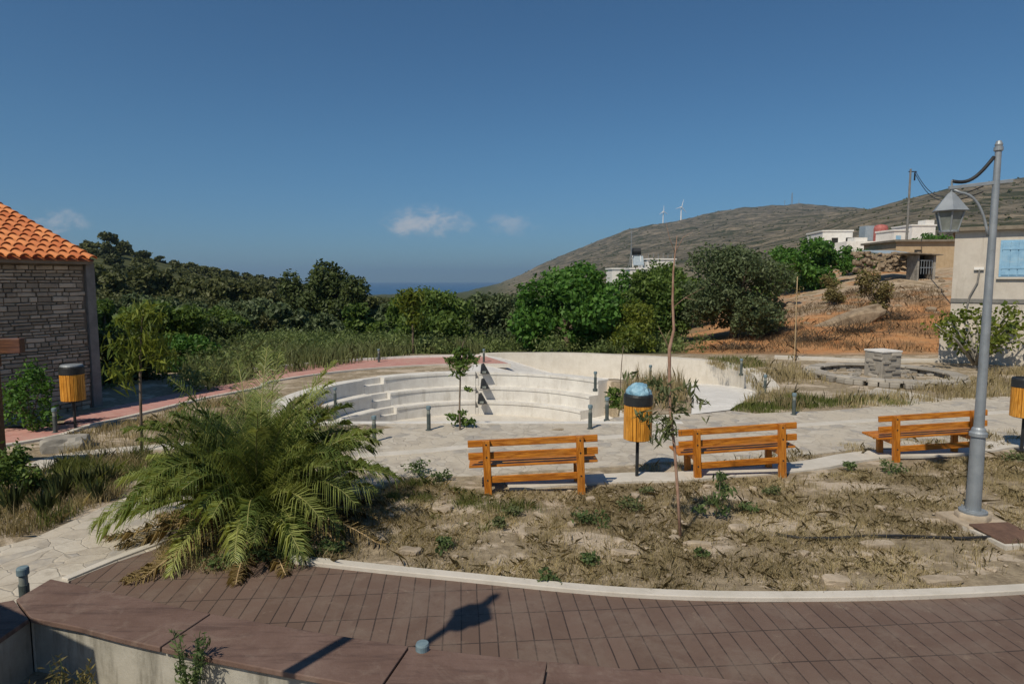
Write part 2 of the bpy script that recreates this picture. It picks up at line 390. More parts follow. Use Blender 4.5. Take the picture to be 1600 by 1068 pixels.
def rough(poly, step=.25, amp=.06, seed=1.0, closed=True):
    out = []; n = len(poly)
    for i in range(n if closed else n-1):
        a = Vector(poly[i]).to_2d(); b = Vector(poly[(i+1) % n]).to_2d(); k = max(1, int((b-a).length/step))
        for j in range(k):
            p = a.lerp(b, j/k); q = Vector((p.x*1.3, p.y*1.3, seed))
            out.append((p.x+amp*(noise.noise(q)*1.6+.6*noise.noise(q*4)), p.y+amp*(noise.noise(q+Vector((9, 3, 1)))*1.6)))
    return out

# outer wall of the amphitheatre's walkway, from the back left round to the right entrance
OUT = catmull([(-1.2, 25.7), (0.0, 26.0), (2.5, 25.7), (4.9, 24.7), (6.8, 23.7), (7.6, 22.3), (7.65, 20.4), (7.35, 19.0), tuple(G(1191, 607)[:2])], 6)
BED = [tuple(G(u, v)[:2]) for u, v in ((980, 592), (1066, 598), (1082, 622), (1080, 646), (1000, 650), (968, 646))]
TAIL = [tuple(G(1140, 641)[:2]), tuple(G(1080, 648)[:2])]+[BED[2], BED[1], BED[0]]+[(2.95, 19.5)]+arc(4.95, 50, -6, 14)
WALK = OUT[:]+TAIL; WALK_C = offset(OUT, .24)+TAIL
FRONT_Y = 13.2
PIT = arc(4.8, 96, -118, 40); PIT = [p for p in PIT if p[1] > FRONT_Y]
PIT = [(PIT[0][0], FRONT_Y)]+PIT+[(PIT[-1][0], FRONT_Y)]
def sstep(a, b, x):
    t = np.clip((x-a)/(b-a), 0, 1); return t*t*(3-2*t)
def walk_z(X, Y):
    return -np.clip(.1*(Y-15.3), 0, .87)*sstep(-1.6, 2.6, X)-.0

DEP = [26, 30, 36, 48, 70, 110, 170, 240, 400, 800, 1300, 2200, 3200, 5000, 9000]
TAB = {
 -700: [553, 546, 535, 520, 497, 455, 408, 372, 400, 430, 440, 450, 455, 456, 457],
 0:    [553, 546, 537, 522, 500, 462, 415, 380, 405, 430, 440, 450, 455, 456, 457],
 150:  [553, 546, 538, 524, 503, 465, 418, 384, 408, 430, 440, 450, 455, 456, 457],
 300:  [553, 547, 540, 528, 508, 474, 440, 421, 425, 435, 445, 455, 458, 458, 458],
 450:  [553, 547, 541, 531, 514, 488, 462, 449, 452, 456, 459, 460, 460, 460, 459],
 600:  [553, 548, 543, 534, 520, 500, 484, 476, 470, 466, 463, 461, 460, 460, 459],
 720:  [554, 549, 545, 536, 522, 502, 486, 478, 470, 465, 462, 460, 459.5, 460, 459],
 800:  [554, 549, 545, 536, 520, 498, 482, 473, 464, 455, 446, 435, 450, 458, 459],
 850:  [554, 549, 544, 534, 517, 494, 477, 467, 458, 446, 430, 410, 445, 458, 459],
 900:  [554, 549, 543, 532, 514, 490, 472, 462, 452, 434, 412, 387, 440, 458, 459],
 980:  [554, 547, 538, 524, 504, 478, 462, 452, 441, 418, 388, 357, 430, 450, 455],
 1050: [555, 545, 532, 512, 490, 466, 452, 445, 433, 407, 374, 344, 420, 450, 455],
 1150: [556, 541, 520, 492, 465, 445, 438, 432, 420, 392, 355, 324, 400, 440, 450],
 1240: [557, 538, 510, 474, 440, 425, 420, 415, 405, 372, 343, 319, 390, 430, 450],
 1330: [558, 535, 502, 455, 415, 402, 398, 395, 383, 336, 334, 327, 390, 430, 450],
 1400: [558, 533, 498, 445, 402, 392, 390, 386, 370, 316, 330, 340, 390, 430, 450],
 1480: [558, 532, 492, 438, 395, 387, 383, 380, 360, 292, 320, 340, 390, 430, 450],
 1600: [558, 532, 490, 432, 390, 382, 378, 374, 350, 280, 310, 340, 390, 430, 450],
 2300: [558, 532, 488, 430, 388, 380, 375, 370, 335, 245, 300, 340, 390, 430, 450]}
TU = sorted(TAB); TV = np.array([TAB[u] for u in TU], float)
LD = np.log(np.array(DEP)); fine_d = np.linspace(LD[0], LD[-1], 160); fine_u = np.linspace(TU[0], TU[-1], 260)
_t = np.stack([np.interp(fine_d, LD, r) for r in TV]); _t = np.stack([np.interp(fine_u, TU, _t[:, j]) for j in range(len(fine_d))], 1)
k5 = np.array([1, 2, 3, 2, 1.])/9
_t = np.apply_along_axis(lambda r: np.convolve(np.pad(r, 2, 'edge'), k5, 'valid'), 0, _t)
_t = np.apply_along_axis(lambda r: np.convolve(np.pad(r, 2, 'edge'), k5, 'valid'), 1, _t)
def table_h(X, Y):
    dep = np.maximum(np.maximum(Y, np.hypot(X, Y)*.35), 1.0)
    U = np.clip(800+1000*X/dep, TU[0], TU[-1]); L = np.clip(np.log(dep), fine_d[0], fine_d[-1])
    iu = (U-fine_u[0])/(fine_u[1]-fine_u[0]); il = (L-fine_d[0])/(fine_d[1]-fine_d[0])
    i0 = np.clip(iu.astype(int), 0, len(fine_u)-2); j0 = np.clip(il.astype(int), 0, len(fine_d)-2); a = iu-i0; b = il-j0
    v = _t[i0, j0]*(1-a)*(1-b)+_t[i0+1, j0]*a*(1-b)+_t[i0, j0+1]*(1-a)*b+_t[i0+1, j0+1]*a*b
    return 3-(v-438)/1000.0*dep*1.0046, dep
def wob(X, Y, s, seed=0):
    return (np.sin(X*s*1.0+seed)+np.sin(Y*s*1.13+seed*2.1)+np.sin((X*.7+Y*.72)*s*1.9+seed*.7)+np.sin((X*.6-Y*.8)*s*2.7+seed*1.3))*.25
def height(X, Y, carve=True):
    X = np.asarray(X, float); Y = np.asarray(Y, float)
    ht, dep = table_h(X, Y); w = sstep(24.5, 28, dep)
    near = .018*wob(X, Y, 1.7, 1)+.012*wob(X, Y, 5.1, 2)
    near = near*sstep(0, 1, np.clip((Y-5.5)/2, 0, 1)+0)-.012
    amp = np.clip((dep-26)/60, 0, 1)*.25+np.clip((dep-300)/900, 0, 1)*5.0
    ht = ht+amp*(wob(X, Y, .11, 3)*.4+wob(X, Y, .023, 5))*np.where(dep > 300, 1, .6)
    h = near*(1-w)+ht*w
    h = np.maximum(h, -78)
    if carve:
        h = np.where(inside(PIT, X, Y), -1.7, h)
        h = np.where(inside(WALK_C, X, Y), walk_z(X, Y)-.25, h)
        h = np.where(inside(BED, X, Y), -.6, h)
    return h
def hz(x, y, carve=True): return float(height(np.array([x]), np.array([y]), carve)[0])

# ------------------------------------------------------------------ ground: one sheet to beyond the coast
def build_ground():
    A = np.concatenate([np.arange(-46, 46.01, .3), np.arange(48, 314, 3.0)]); A = np.radians(A)
    R = [0.4]
    while R[-1] < 2.5: R.append(R[-1]+.5)
    while R[-1] < 30: R.append(R[-1]+.14)
    while R[-1] < 9000: R.append(R[-1]*1.028)
    R = np.array(R); na, nr = len(A), len(R)
    X = np.outer(R, np.sin(A)); Y = np.outer(R, np.cos(A)); Z = height(X.ravel(), Y.ravel()).reshape(X.shape)
    V = np.stack([X, Y, Z], -1).reshape(-1, 3)
    V = np.vstack([V, [[0, 0, float(Z[0].mean())]]])
    i, j = np.meshgrid(np.arange(nr-1), np.arange(na), indexing='ij'); j2 = (j+1) % na
    F = np.stack([i*na+j, i*na+j2, (i+1)*na+j2, (i+1)*na+j], -1).reshape(-1, 4)[:, ::-1]
    me = bpy.data.meshes.new('ground')
    tri = [(nr*na, (k+1) % na, k) for k in range(na)]
    me.from_pydata(V.tolist(), [], F.tolist()+[t[::-1] for t in tri]); me.update()
    x, y = V[:, 0], V[:, 1]; dep = np.maximum(np.maximum(y, np.hypot(x, y)*.35), 1); U = 800+1000*x/dep
    jit = wob(x, y, .35, 4)*1.6+wob(x, y, 1.1, 8)*.8
    back = sstep(25.2, 27.5, dep+jit*.4)
    right = sstep(1040, 1110, U+jit*18)
    bank = back*right*(1-sstep(60, 110, dep+jit*3)); 
    hv = V[:, 2]
    vv = 438+1000*(3-hv)/dep
    rub = back*sstep(1180, 1260, U+jit*22)*sstep(36, 43, dep+jit*2.2-(U-1300)*.02)*(1-sstep(160, 330, dep))
    valley = back*(1-right)*(1-sstep(300, 700, dep)*sstep(760, 860, U))+back*right*sstep(60, 110, dep+jit*3)*(1-sstep(160, 330, dep))*.4
    hill = np.maximum(sstep(300, 700, dep)*sstep(740, 860, U), sstep(150, 330, dep)*sstep(1000, 1150, U))
    cl = np.stack([bank, np.clip(valley, 0, 1), hill, np.ones_like(bank)], -1).astype(np.float32)
    ca = me.color_attributes.new('soil', 'FLOAT_COLOR', 'POINT'); ca.data.foreach_set('color', cl.ravel())
    ra = me.attributes.new('rubble', 'FLOAT', 'POINT'); ra.data.foreach_set('value', rub.astype(np.float32))
    me.polygons.foreach_set('use_smooth', [True]*len(me.polygons))
    return link('ground', me, M['ground'], kind='structure')
build_ground()
sea_m, nt = new_mat('sea water'); t = NT(nt); p = pos_w(t)
t.out(t.mix(t.ramp(t.noise(p, .0006, 4, .6), .3, .7), (.025, .095, .21), (.034, .115, .245)), .6, None, 0, .2)
MB().add([(21500*math.cos(k*math.pi/64), 21500*math.sin(k*math.pi/64), -62) for k in range(128)], [tuple(range(128))]).build('sea', sea_m, kind='structure')

# ------------------------------------------------------------------ paths, paving, kerbs
KERB = catmull(px([(405, 866), (440, 879), (520, 889), (700, 908), (1000, 936), (1300, 941), (1600, 930), (1900, 905), (2300, 860)]), 8)
KIN = KERB; KOUT = offset(KERB, .13)
mb = MB(); mb.band(KIN, KOUT, -.1, .055); mb.build('kerb', M['kerb'], bevel=.008, kind='structure')
WF = catmull([tuple(G(u, v, .45)[:2]) for u, v in ((78, 903), (200, 929), (330, 957), (640, 1008), (1000, 1046))]+[(2.6, 3.72), (4.2, 3.75), (6.5, 4.3), (9.5, 5.6)], 8)   # back edge of the seat wall top
deck = WF[:]+[KERB[k] for k in range(len(KERB)-1, -1, -1)]+px([(330, 838), (240, 860), (180, 880), (112, 908)])
deck = [(WF[0][0], WF[0][1]-.05)]+deck[1:]
MB().prism(deck, -.1, .012).build('path', M['deck'], kind='structure')
LEFTPATH = rough(px([(-260, 1010), (-200, 850), (0, 855), (60, 838), (120, 810), (185, 783), (300, 730), (400, 720), (390, 745), (280, 800), (262, 852), (180, 880), (112, 908), (104, 945), (70, 1010)]), .3, .05, 2)
MB().prism(LEFTPATH, -.1, .008).build('stone_path', M['paving'], kind='structure')
MB().band(offset(px([(108, 909), (182, 878), (262, 848)]), .02), offset(px([(108, 909), (182, 878), (262, 848)]), .12), -.1, .03).build('kerb', M['kerb'], bevel=.008, kind='structure')
PAVE = rough(px([(545, 715), (560, 690), (590, 672), (620, 667)])+[(-3.2, 13.22), (1.9, 13.22)]+px([(960, 652), (1080, 648), (1140, 641), (1180, 646), (1300, 641), (1420, 632), (1480, 622), (1640, 618), (1900, 600), (1900, 680), (1620, 695), (1540, 702), (1370, 700), (1240, 712), (1100, 722), (1030, 722), (940, 730), (740, 742), (640, 746), (560, 738)]), .35, .07, 3)
MB().prism(PAVE, -.1, .008).build('pavement', M['paving'], kind='structure')
band = px([(560, 716), (660, 709), (740, 701), (900, 690), (1020, 682), (1200, 671), (1360, 660), (1600, 645), (1900, 628)])
band = catmull(band, 4); mb = MB(); mb.band(band, offset(band, .26), -.1, .02); mb.build('paving_band', M['kerb'], kind='structure', bevel=.006)
pl = px([(800, 766), (910, 757), (1060, 752), (1240, 738), (1370, 718), (1510, 710), (1640, 694), (1900, 670)]); pl = catmull(pl, 5)
mb = MB(); a = rough(pl, .3, .05, 5, False); b_ = offset(a, .42); mb.band(a, b_, -.1, .03); mb.build('pavement', M['kerb'], kind='structure', bevel=.008)
# pale stepping strip far left and red path
strip = catmull(px([(-120, 770), (20, 742), (60, 736), (110, 716), (180, 708), (250, 702), (330, 698)]), 4)
MB().band(strip, offset(strip, .42), -.1, .008).build('stone_path', M['kerb'], kind='structure')
RIN = catmull(px([(-60, 706), (80, 683), (130, 667), (220, 646), (310, 624), (400, 606)])+arc(6.8, -68, 8, 6), 6)
ROUT = catmull([(-14.0, 12.6)]+px([(60, 668), (110, 653), (200, 631), (300, 610), (380, 596)])+arc(9.0, -62, 0, 6), 6)
n = min(len(RIN), len(ROUT))
def resample(line, n):
    P = [Vector(p) for p in line]; L = [0]
    for i in range(1, len(P)): L.append(L[-1]+(P[i]-P[i-1]).length)
    out = []
    for k in range(n):
        d = L[-1]*k/(n-1); i = 0
        while i < len(L)-2 and L[i+1] < d: i += 1
        out.append(tuple(P[i].lerp(P[i+1], (d-L[i])/max(1e-6, L[i+1]-L[i]))))
    return out
RIN = resample(RIN, 70); ROUT = resample(ROUT, 70)
MB().band(RIN, ROUT, -.1, .014).build('red_path', M['red'], kind='structure')
MB().band(offset(RIN, -.12), RIN, -.1, .035).build('kerb', M['kerb'], kind='structure')
mb = MB(); mb.band(ROUT[36:], offset(ROUT, .14)[36:], -.3, .09); mb.build('kerb', M['conc_w'], kind='structure')

# ------------------------------------------------------------------ amphitheatre
amp = empty('amphitheatre', (0, 0, 0), 0, 'small sunken concrete amphitheatre with curved seating steps and a sloping walkway round it', 'amphitheatre')
secs = [(-41, -2.6), (-1.2, 52)]
rad = [(4.5, 4.95, .035), (4.14, 4.5, -.39), (3.78, 4.14, -.785)]
for s0, s1 in secs:
    for r0, r1, zt in rad:
        mb = MB(); mb.band(arc(r0, s0, s1, 26), arc(r1, s0, s1, 26), -1.6, zt)
        mb.band(arc(r0-.025, s0, s1, 26), arc(r0, s0, s1, 26), zt-.07, zt-.004)
        mb.build('seating_step', M['conc'], amp)
for i, (r0, r1, zt) in enumerate(rad[1:]):                                # the part left of the stair, turned to the right
    mb = MB(); mb.band(arc(r0, -92, -50, 18), arc(r1, -92, -50, 18), -1.6, zt+.012)
    mb.band(arc(r0-.025, -92, -50, 18), arc(r0, -92, -50, 18), zt-.07, zt)
    mb.build('seating_step', M['conc'], amp)
for a0, a1 in ((-50, -41), (-2.6, -1.2)):
    mb = MB()
    for r0, r1, zt in rad:
        for h in (0, 1):
            rr = r0+(r1-r0)*.5*h; mb.band(arc(rr, a0+.12, a1-.12, 4), arc(r1 if h else r0+(r1-r0)*.5, a0+.12, a1-.12, 4), -1.6, zt-.2+(.18 if h else 0))
    mb.build('stair', M['conc'], amp)
mb = MB()                                                                # rough retaining wall and bank on the left
mb.band(arc(4.5, -118, -50, 20), arc(4.9, -118, -50, 20), -1.6, .03); mb.build('retaining_wall', M['conc'], amp)
mb = MB(); mb.band([(-4.9, FRONT_Y), (3.6, FRONT_Y)], [(-4.9, FRONT_Y+.2), (3.6, FRONT_Y+.2)], -1.6, .02); mb.build('front_wall', M['conc'], amp)
stage = [p for p in arc(3.80, 100, -140, 40) if p[1] > FRONT_Y+.1]
mb = MB(); mb.prism([(stage[0][0], FRONT_Y+.15)]+stage+[(stage[-1][0], FRONT_Y+.15)], -1.6, -1.18); mb.build('stage_floor', M['conc_b'], amp)
mb = MB(); mb.prism([(2.6, FRONT_Y+.15), (3.4, FRONT_Y+.15), BED[5], BED[0], (3.3, 20.3), (2.2, 19.1)]+arc(3.8, 50, 92, 8), -1.6, -1.05); mb.build('side_passage', M['conc_w'], amp)
# the walkway floor as a sampled sheet
def sheet(poly, zf, step=.35):
    import bmesh
    xs = [p[0] for p in poly]; ys = [p[1] for p in poly]
    bm = bmesh.new(); vs = [bm.verts.new((p[0], p[1], 0)) for p in poly]; bm.faces.new(vs)
    for ax, lo, hi in (((1, 0, 0), min(xs), max(xs)), ((0, 1, 0), min(ys), max(ys))):
        k = lo+step
        while k < hi:
            bmesh.ops.bisect_plane(bm, geom=bm.verts[:]+bm.edges[:]+bm.faces[:], plane_co=(k if ax[0] else 0, k if ax[1] else 0, 0), plane_no=ax); k += step
    for v in bm.verts: v.co.z = zf(v.co.x, v.co.y)
    mb = MB(); bm.verts.index_update(); mb.add([v.co.copy() for v in bm.verts], [[v.index for v in f.verts] for f in bm.faces]); bm.free(); return mb
mb = sheet(WALK, lambda x, y: float(walk_z(np.array([x]), np.array([y]))[0])+.016); mb.build('walkway_floor', M['conc_w'], amp)
OO = offset(OUT, .46)
zt = [.03+.03*sstep(0, 3, np.array([p[0]])).item() for p in OUT]
mb = MB(); mb.band(OUT, OO, -1.4, zt); mb.build('outer_wall', M['conc_b'], amp)
mb = MB(); mb.prism(BED, -1.3, .0); mb.build('flower_bed_wall', M['conc'], amp)
bedm = MB(); bedm.prism([(AC.x*.0+p[0]*.97+.03*4.3, p[1]*.985+.015*17) for p in BED], -.2, .03); bedm.build('bed_soil', M['ground'], amp)
stl = None
for i, (u, v, z) in enumerate(((757, 599, .03), (757, 618, -.39), (753, 640, -.79))):
    p = D(u, v, (20.4, 20.0, 19.6)[i]); r_ = empty('step_light', (p.x, p.y, z), 0, ['small dark step light on the top seating step', 'small dark step light on the middle seating step', 'small dark step light on the lowest seating step'][i], 'step light', 'step lights by the stair')
    mb = MB(); mb.add([(-.13, -.14, 0), (.16, -.14, 0), (.16, .1, 0), (-.13, .1, 0), (-.10, -.10, .30), (-.02, -.10, .33), (-.02, .06, .33), (-.10, .06, .30)], [(0, 3, 2, 1), (4, 5, 6, 7), (0, 1, 5, 4), (1, 2, 6, 5), (2, 3, 7, 6), (3, 0, 4, 7)])
    mb.build('housing', M['black'], r_, bevel=.01)
    mb = MB(); mb.box((.0, -.15, .06), (.12, .02, .06)); mb.build('lens', M['glass'], r_)

CB, CC = G(25, 935, .45), G(48, 964, .45)
# ------------------------------------------------------------------ seat wall in the foreground
sw = empty('seat_wall', (-3.6, 4.6, 0), 0, 'low curved concrete wall with brown plank slab seat top, in the foreground', 'seat wall')
sw.location = (0, 0, 0)
INN = offset(WF, -.48)
INN[0] = tuple(CC[:2])
body_o = offset(WF, -.05); body_i = offset(WF, -.44); body_i[0] = (CC.x-.02, CC.y+.05); body_o[0] = (WF[0][0]+.05, WF[0][1]-.05)
j = next(q for q in range(1, len(body_i)) if body_i[q][0] > CC.x+.35)
for q in range(1, j): body_i[q] = tuple(Vector(body_i[0]).lerp(Vector(body_i[j]), q/j))
body_o = [(CB.x+.04, CB.y)]+body_o; body_i = [(CC.x-.03, CC.y+.04)]+body_i
k0 = 0
mb = MB(); mb.band(body_o, body_i, -.2, .405)
mb.band([(CB.x+.045, CB.y-.01), (CB.x-.1, 4.4), (CB.x-.14, 2.0)], [(CC.x-.035, CC.y+.03), (CC.x-.04, 4.4), (CC.x-.05, 2.0)], -.2, .404)
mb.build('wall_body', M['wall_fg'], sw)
cap_m, nt = new_mat('brown cap slab'); t = NT(nt); p = pos_w(t)
c = t.mix(t.ramp(t.noise(p, 2.4, 6, .7, .4), .35, .7), (.138, .086, .067), (.182, .120, .097))
mp = t.n('ShaderNodeMapping'); t.l(p, mp.inputs[0]); mp.inputs['Scale'].default_value = (1.1, 9, 1); mp.inputs['Rotation'].default_value = (0, 0, .3)
c = t.mix(t.math('MULTIPLY', t.ramp(t.noise(mp.outputs[0], 1.5, 5, .7, .3), .48, .66), .7), c, (.085, .054, .045))
c = t.mix(t.math('MULTIPLY', t.ramp(t.noise(p, 3.1, 7, .75, .8), .5, .68), .5), c, (.235, .175, .14))
c = t.mix(t.math('MULTIPLY', t.ramp(t.noise(p, 50, 3, .7), .6, .75), .2), c, (.24, .18, .14))
t.out(c, .7, t.bump(t.math('ADD', t.noise(p, 40, 4, .7), t.noise(mp.outputs[0], 3, 4, .6)), .35, .008))
# cap in slabs with open joints
tot = [0]
for i in range(1, len(WF)): tot.append(tot[-1]+(Vector(WF[i])-Vector(WF[i-1])).length)
def at_len(line, d):
    i = 0
    while i < len(tot)-2 and tot[i+1] < d: i += 1
    return tuple(Vector(line[i]).lerp(Vector(line[i+1]), (d-tot[i])/(tot[i+1]-tot[i])))
def near_len(x): return min(range(len(WF)), key=lambda i: abs(WF[i][0]-x))
cuts = [0]+[tot[near_len(x)] for x in (-2.35, -.66, .30, 1.9, 3.6, 5.3, 7.2)]+[tot[-1]]
mb = MB()
for a, b in zip(cuts[:-1], cuts[1:]):
    k = max(2, int((b-a)/.18)); ds = [a+.007+(b-a-.014)*i/k for i in range(k+1)]
    for q in range(1):
        zz = .448+.004*((len(mb.v)//7) % 2)
        oa = [at_len(WF, d) for d in ds]; ia = [at_len(INN, d) for d in ds]
        if a == 0:
            oa = [tuple(CB[:2])]+oa; ia = [tuple(CC[:2])]+ia; j = next(q for q in range(1, len(ia)) if ia[q][0] > CC.x+.35)
            for q in range(1, j): ia[q] = tuple(Vector(ia[0]).lerp(Vector(ia[j]), q/j))
        mb.band(oa, ia, .406, zz)
mb.prism([(CB.x-.008, CB.y-.012), (CC.x-.008, CC.y-.012), (CC.x-.02, 2.0), (CC.x-.56, 2.0), (CC.x-.56, CB.y-.12)], .407, .449)
mb.build('seat_top', cap_m, sw, bevel=.007)

# ------------------------------------------------------------------ benches
def make_bench():
    r = empty('park_bench', (0, 0, 0)); W = .66
    for sx in (-W, W):
        mb = MB(); mb.box((sx, 0, .315), (.105, .075, .91)); mb.build('leg', M['bench_v'], r, bevel=.006)
    for sx in (-W, W):
        mb = MB(); mb.box((sx, .46, .11), (.095, .07, .50)); mb.build('leg', M['bench_v'], r, bevel=.006)
    for sx in (-W, W):
        mb = MB(); mb.box((sx, .27, .312), (.07, .46, .08)); mb.build('side_beam', M['bench_v'], r, bevel=.005)
    mb = MB()
    for z in (.715, .535): mb.box((0, .058, z), (1.84, .036, .098))
    mb.build('backrest', M['bench'], r, bevel=.006)
    mb = MB()
    for y in (.14, .26, .38, .50): mb.box((0, y, .372), (1.84, .10, .036))
    mb.build('seat', M['bench'], r, bevel=.006)
    mb = MB(); mb.box((0, .005, .205), (1.21, .04, .092)); mb.build('stretcher', M['bench'], r, bevel=.005)
    mb = MB()
    for sx in (-W, W):
        for z in (.715, .535, .205): mb.tube([(sx, -.042, z), (sx, -.030, z)], .013, 8)
    mb.build('bolts', M['black'], r)
    mb = MB(); mb.box((0, .50, .30), (1.5, .035, .085)); mb.build('front_rail', M['bench'], r, bevel=.005)
    return r
bench = make_bench()
for i, (pa, pb, lab) in enumerate((((763, 771), (905, 764), 'orange wooden bench standing alone left of the bin with blue bag'), ((1090, 748), (1226, 738), 'orange wooden bench half behind a slim leafy sapling, right of the blue bag bin'), ((1400, 720), (1526, 707), 'orange wooden bench whose right end is crossed by the grey lamp post'))):
    ti = math.radians((2.4, 3.0, 3.3)[i]); az = math.radians((1.5, 3.5, 1.5)[i])
    o = bench if i == 0 else copy_tree(bench)
    a = G(*pa); b = G(*pb); c = (a+b)/2; d = b-a
    o.location = (a.x+.66*math.cos(az), a.y+.66*math.sin(az), .66*math.sin(ti)); o.rotation_euler = (0, -ti, az); tag(o, lab, 'bench', 'orange park benches in a row')

# ------------------------------------------------------------------ litter bins
def make_bin():
    r = empty('litter_bin', (0, 0, 0))
    mb = MB(); mb.tube([(0, 0, -.1), (0, 0, .62)], .026, 12); mb.box((0, 0, .01), (.16, .16, .02)); mb.build('post', M['black'], r, smooth=False)
    mb = MB(); mb.lathe((0, 0, 0), [(.185, .60), (.185, 1.20)], 30); mb.lathe((0, 0, 0), [(.0, .61), (.185, .61)], 30); mb.build('liner', M['black'], r)
    mb = MB()
    for k in range(22):
        a = 2*math.pi*k/22
        mb.box((.202*math.cos(a), .202*math.sin(a), .875), (.020, .052, .53), a)
    mb.build('slats', M['bin'], r, bevel=.004)
    mb = MB(); mb.lathe((0, 0, 0), [(.212, 1.13), (.218, 1.14), (.218, 1.27), (.205, 1.30), (.17, 1.305), (.165, 1.22)], 32); mb.build('rim', M['black'], r, smooth=False)
    return r
bin0 = make_bin()
bl = None
for i, (u, v, lab) in enumerate(((995, 746, 'honey wood slatted bin with a blue bag bulging from its black rim'), (118, 671, 'small slatted wooden bin in front of the stone house'), (1596, 703, 'slatted wooden bin with black rim beyond the right end of the last bench'))):
    o = bin0 if i == 0 else copy_tree(bin0)
    p = G(u, v); o.location = (p.x, p.y, 0); o.rotation_euler = (0, 0, i*.7); tag(o, lab, 'litter bin', 'wooden litter bins')
    if i == 0: BINP = p
    if i == 1:
        mb = MB(); mb.lathe((0, 0, 0), [(.0, 1.335), (.19, 1.325), (.205, 1.29), (.2, 1.28)], 28); mb.build('lid', M['steel'], o)
mb = MB(); import bmesh
bm = bmesh.new(); bmesh.ops.create_icosphere(bm, subdivisions=4, radius=1)
for v in bm.verts:
    q = v.co*2.6; k = 1+.16*noise.noise(q)+.10*abs(noise.noise(q*2.7+Vector((3, 1, 2))))
    v.co = Vector((v.co.x*.185*k, v.co.y*.185*k, max(-.05, v.co.z)*.175*k))
bm.verts.index_update(); mb.add([v.co.copy() for v in bm.verts], [[v.index for v in f.verts] for f in bm.faces]); bm.free()
o = mb.build('rubbish_bag', M['bag'], smooth=True, loc=(BINP.x+.01, BINP.y, 1.285)); tag(o, 'shiny blue rubbish bag bulging out of the top of the wooden bin', 'rubbish bag')

# ------------------------------------------------------------------ bollard lights
def make_bollard():
    r = empty('bollard_light', (0, 0, 0))
    mb = MB(); mb.lathe((0, 0, 0), [(.068, -.05), (.068, .015), (.040, .02), (.040, .34)], 20); mb.build('shaft', M['bollard'], r, smooth=False)
    mb = MB(); mb.lathe((0, 0, 0), [(.034, .34), (.034, .44)], 20); mb.build('lens', M['glass'], r)
    mb = MB(); mb.lathe((0, 0, 0), [(.045, .43), (.048, .435), (.048, .485), (.042, .498), (.0, .502)], 20); mb.build('cap', M['bollard_cap'], r)
    return r
bo = make_bollard(); B = []
BL = [((*G(35, 885, .5)[:2], 0), 'bollard light standing behind the left corner of the brown seat wall'),
      ((*G(660, 1003, .5)[:2], 0), 'blue capped bollard light peeking over the brown seat wall'),
      ((*G(585, 690)[:2], 0), 'bollard light on the stone paving right of the palm'),
      ((*G(670, 672)[:2], 0), 'bollard light at the stage edge below the seating steps'),
      ((*G(922, 670)[:2], 0), 'taller looking bollard light between first bench and the slatted bin'),
      ((2.05, 13.6, 0), 'bollard light just behind another one at the amphitheatre edge'),
      ((*G(930, 608)[:2], 0), 'bollard light on the right end of the top seating step'),
      ((*G(1016, 596)[:2], 0), 'bollard light behind the blue bag at the planted bed'),
      ((*G(1158, 584)[:2], 0), 'bollard light on the grass just outside the curved wall'),
      ((*G(1195, 614)[:2], 0), 'bollard light at the end of the curved white wall'),
      ((*G(1240, 648)[:2], 0), 'bollard light in the green grass strip behind the second bench'),
      ((*G(87, 676)[:2], 0), 'bollard light left of the small bin by the stone house'),
      ((*G(524, 634, -.39)[:2], -.38), 'bollard light at the left end of the seating steps'),
      ((*G(592, 566)[:2], 0), 'bollard light on the outer edge of the red path'),
      ((*G(756, 566)[:2], 0), 'bollard light on the red path behind the sapling')]
for i, (p, lab) in enumerate(BL):
    o = bo if i == 0 else copy_tree(bo)
    o.location = p; o.rotation_euler = (0, 0, i*.5); tag(o, lab, 'bollard light', 'dark bollard lights of the park')

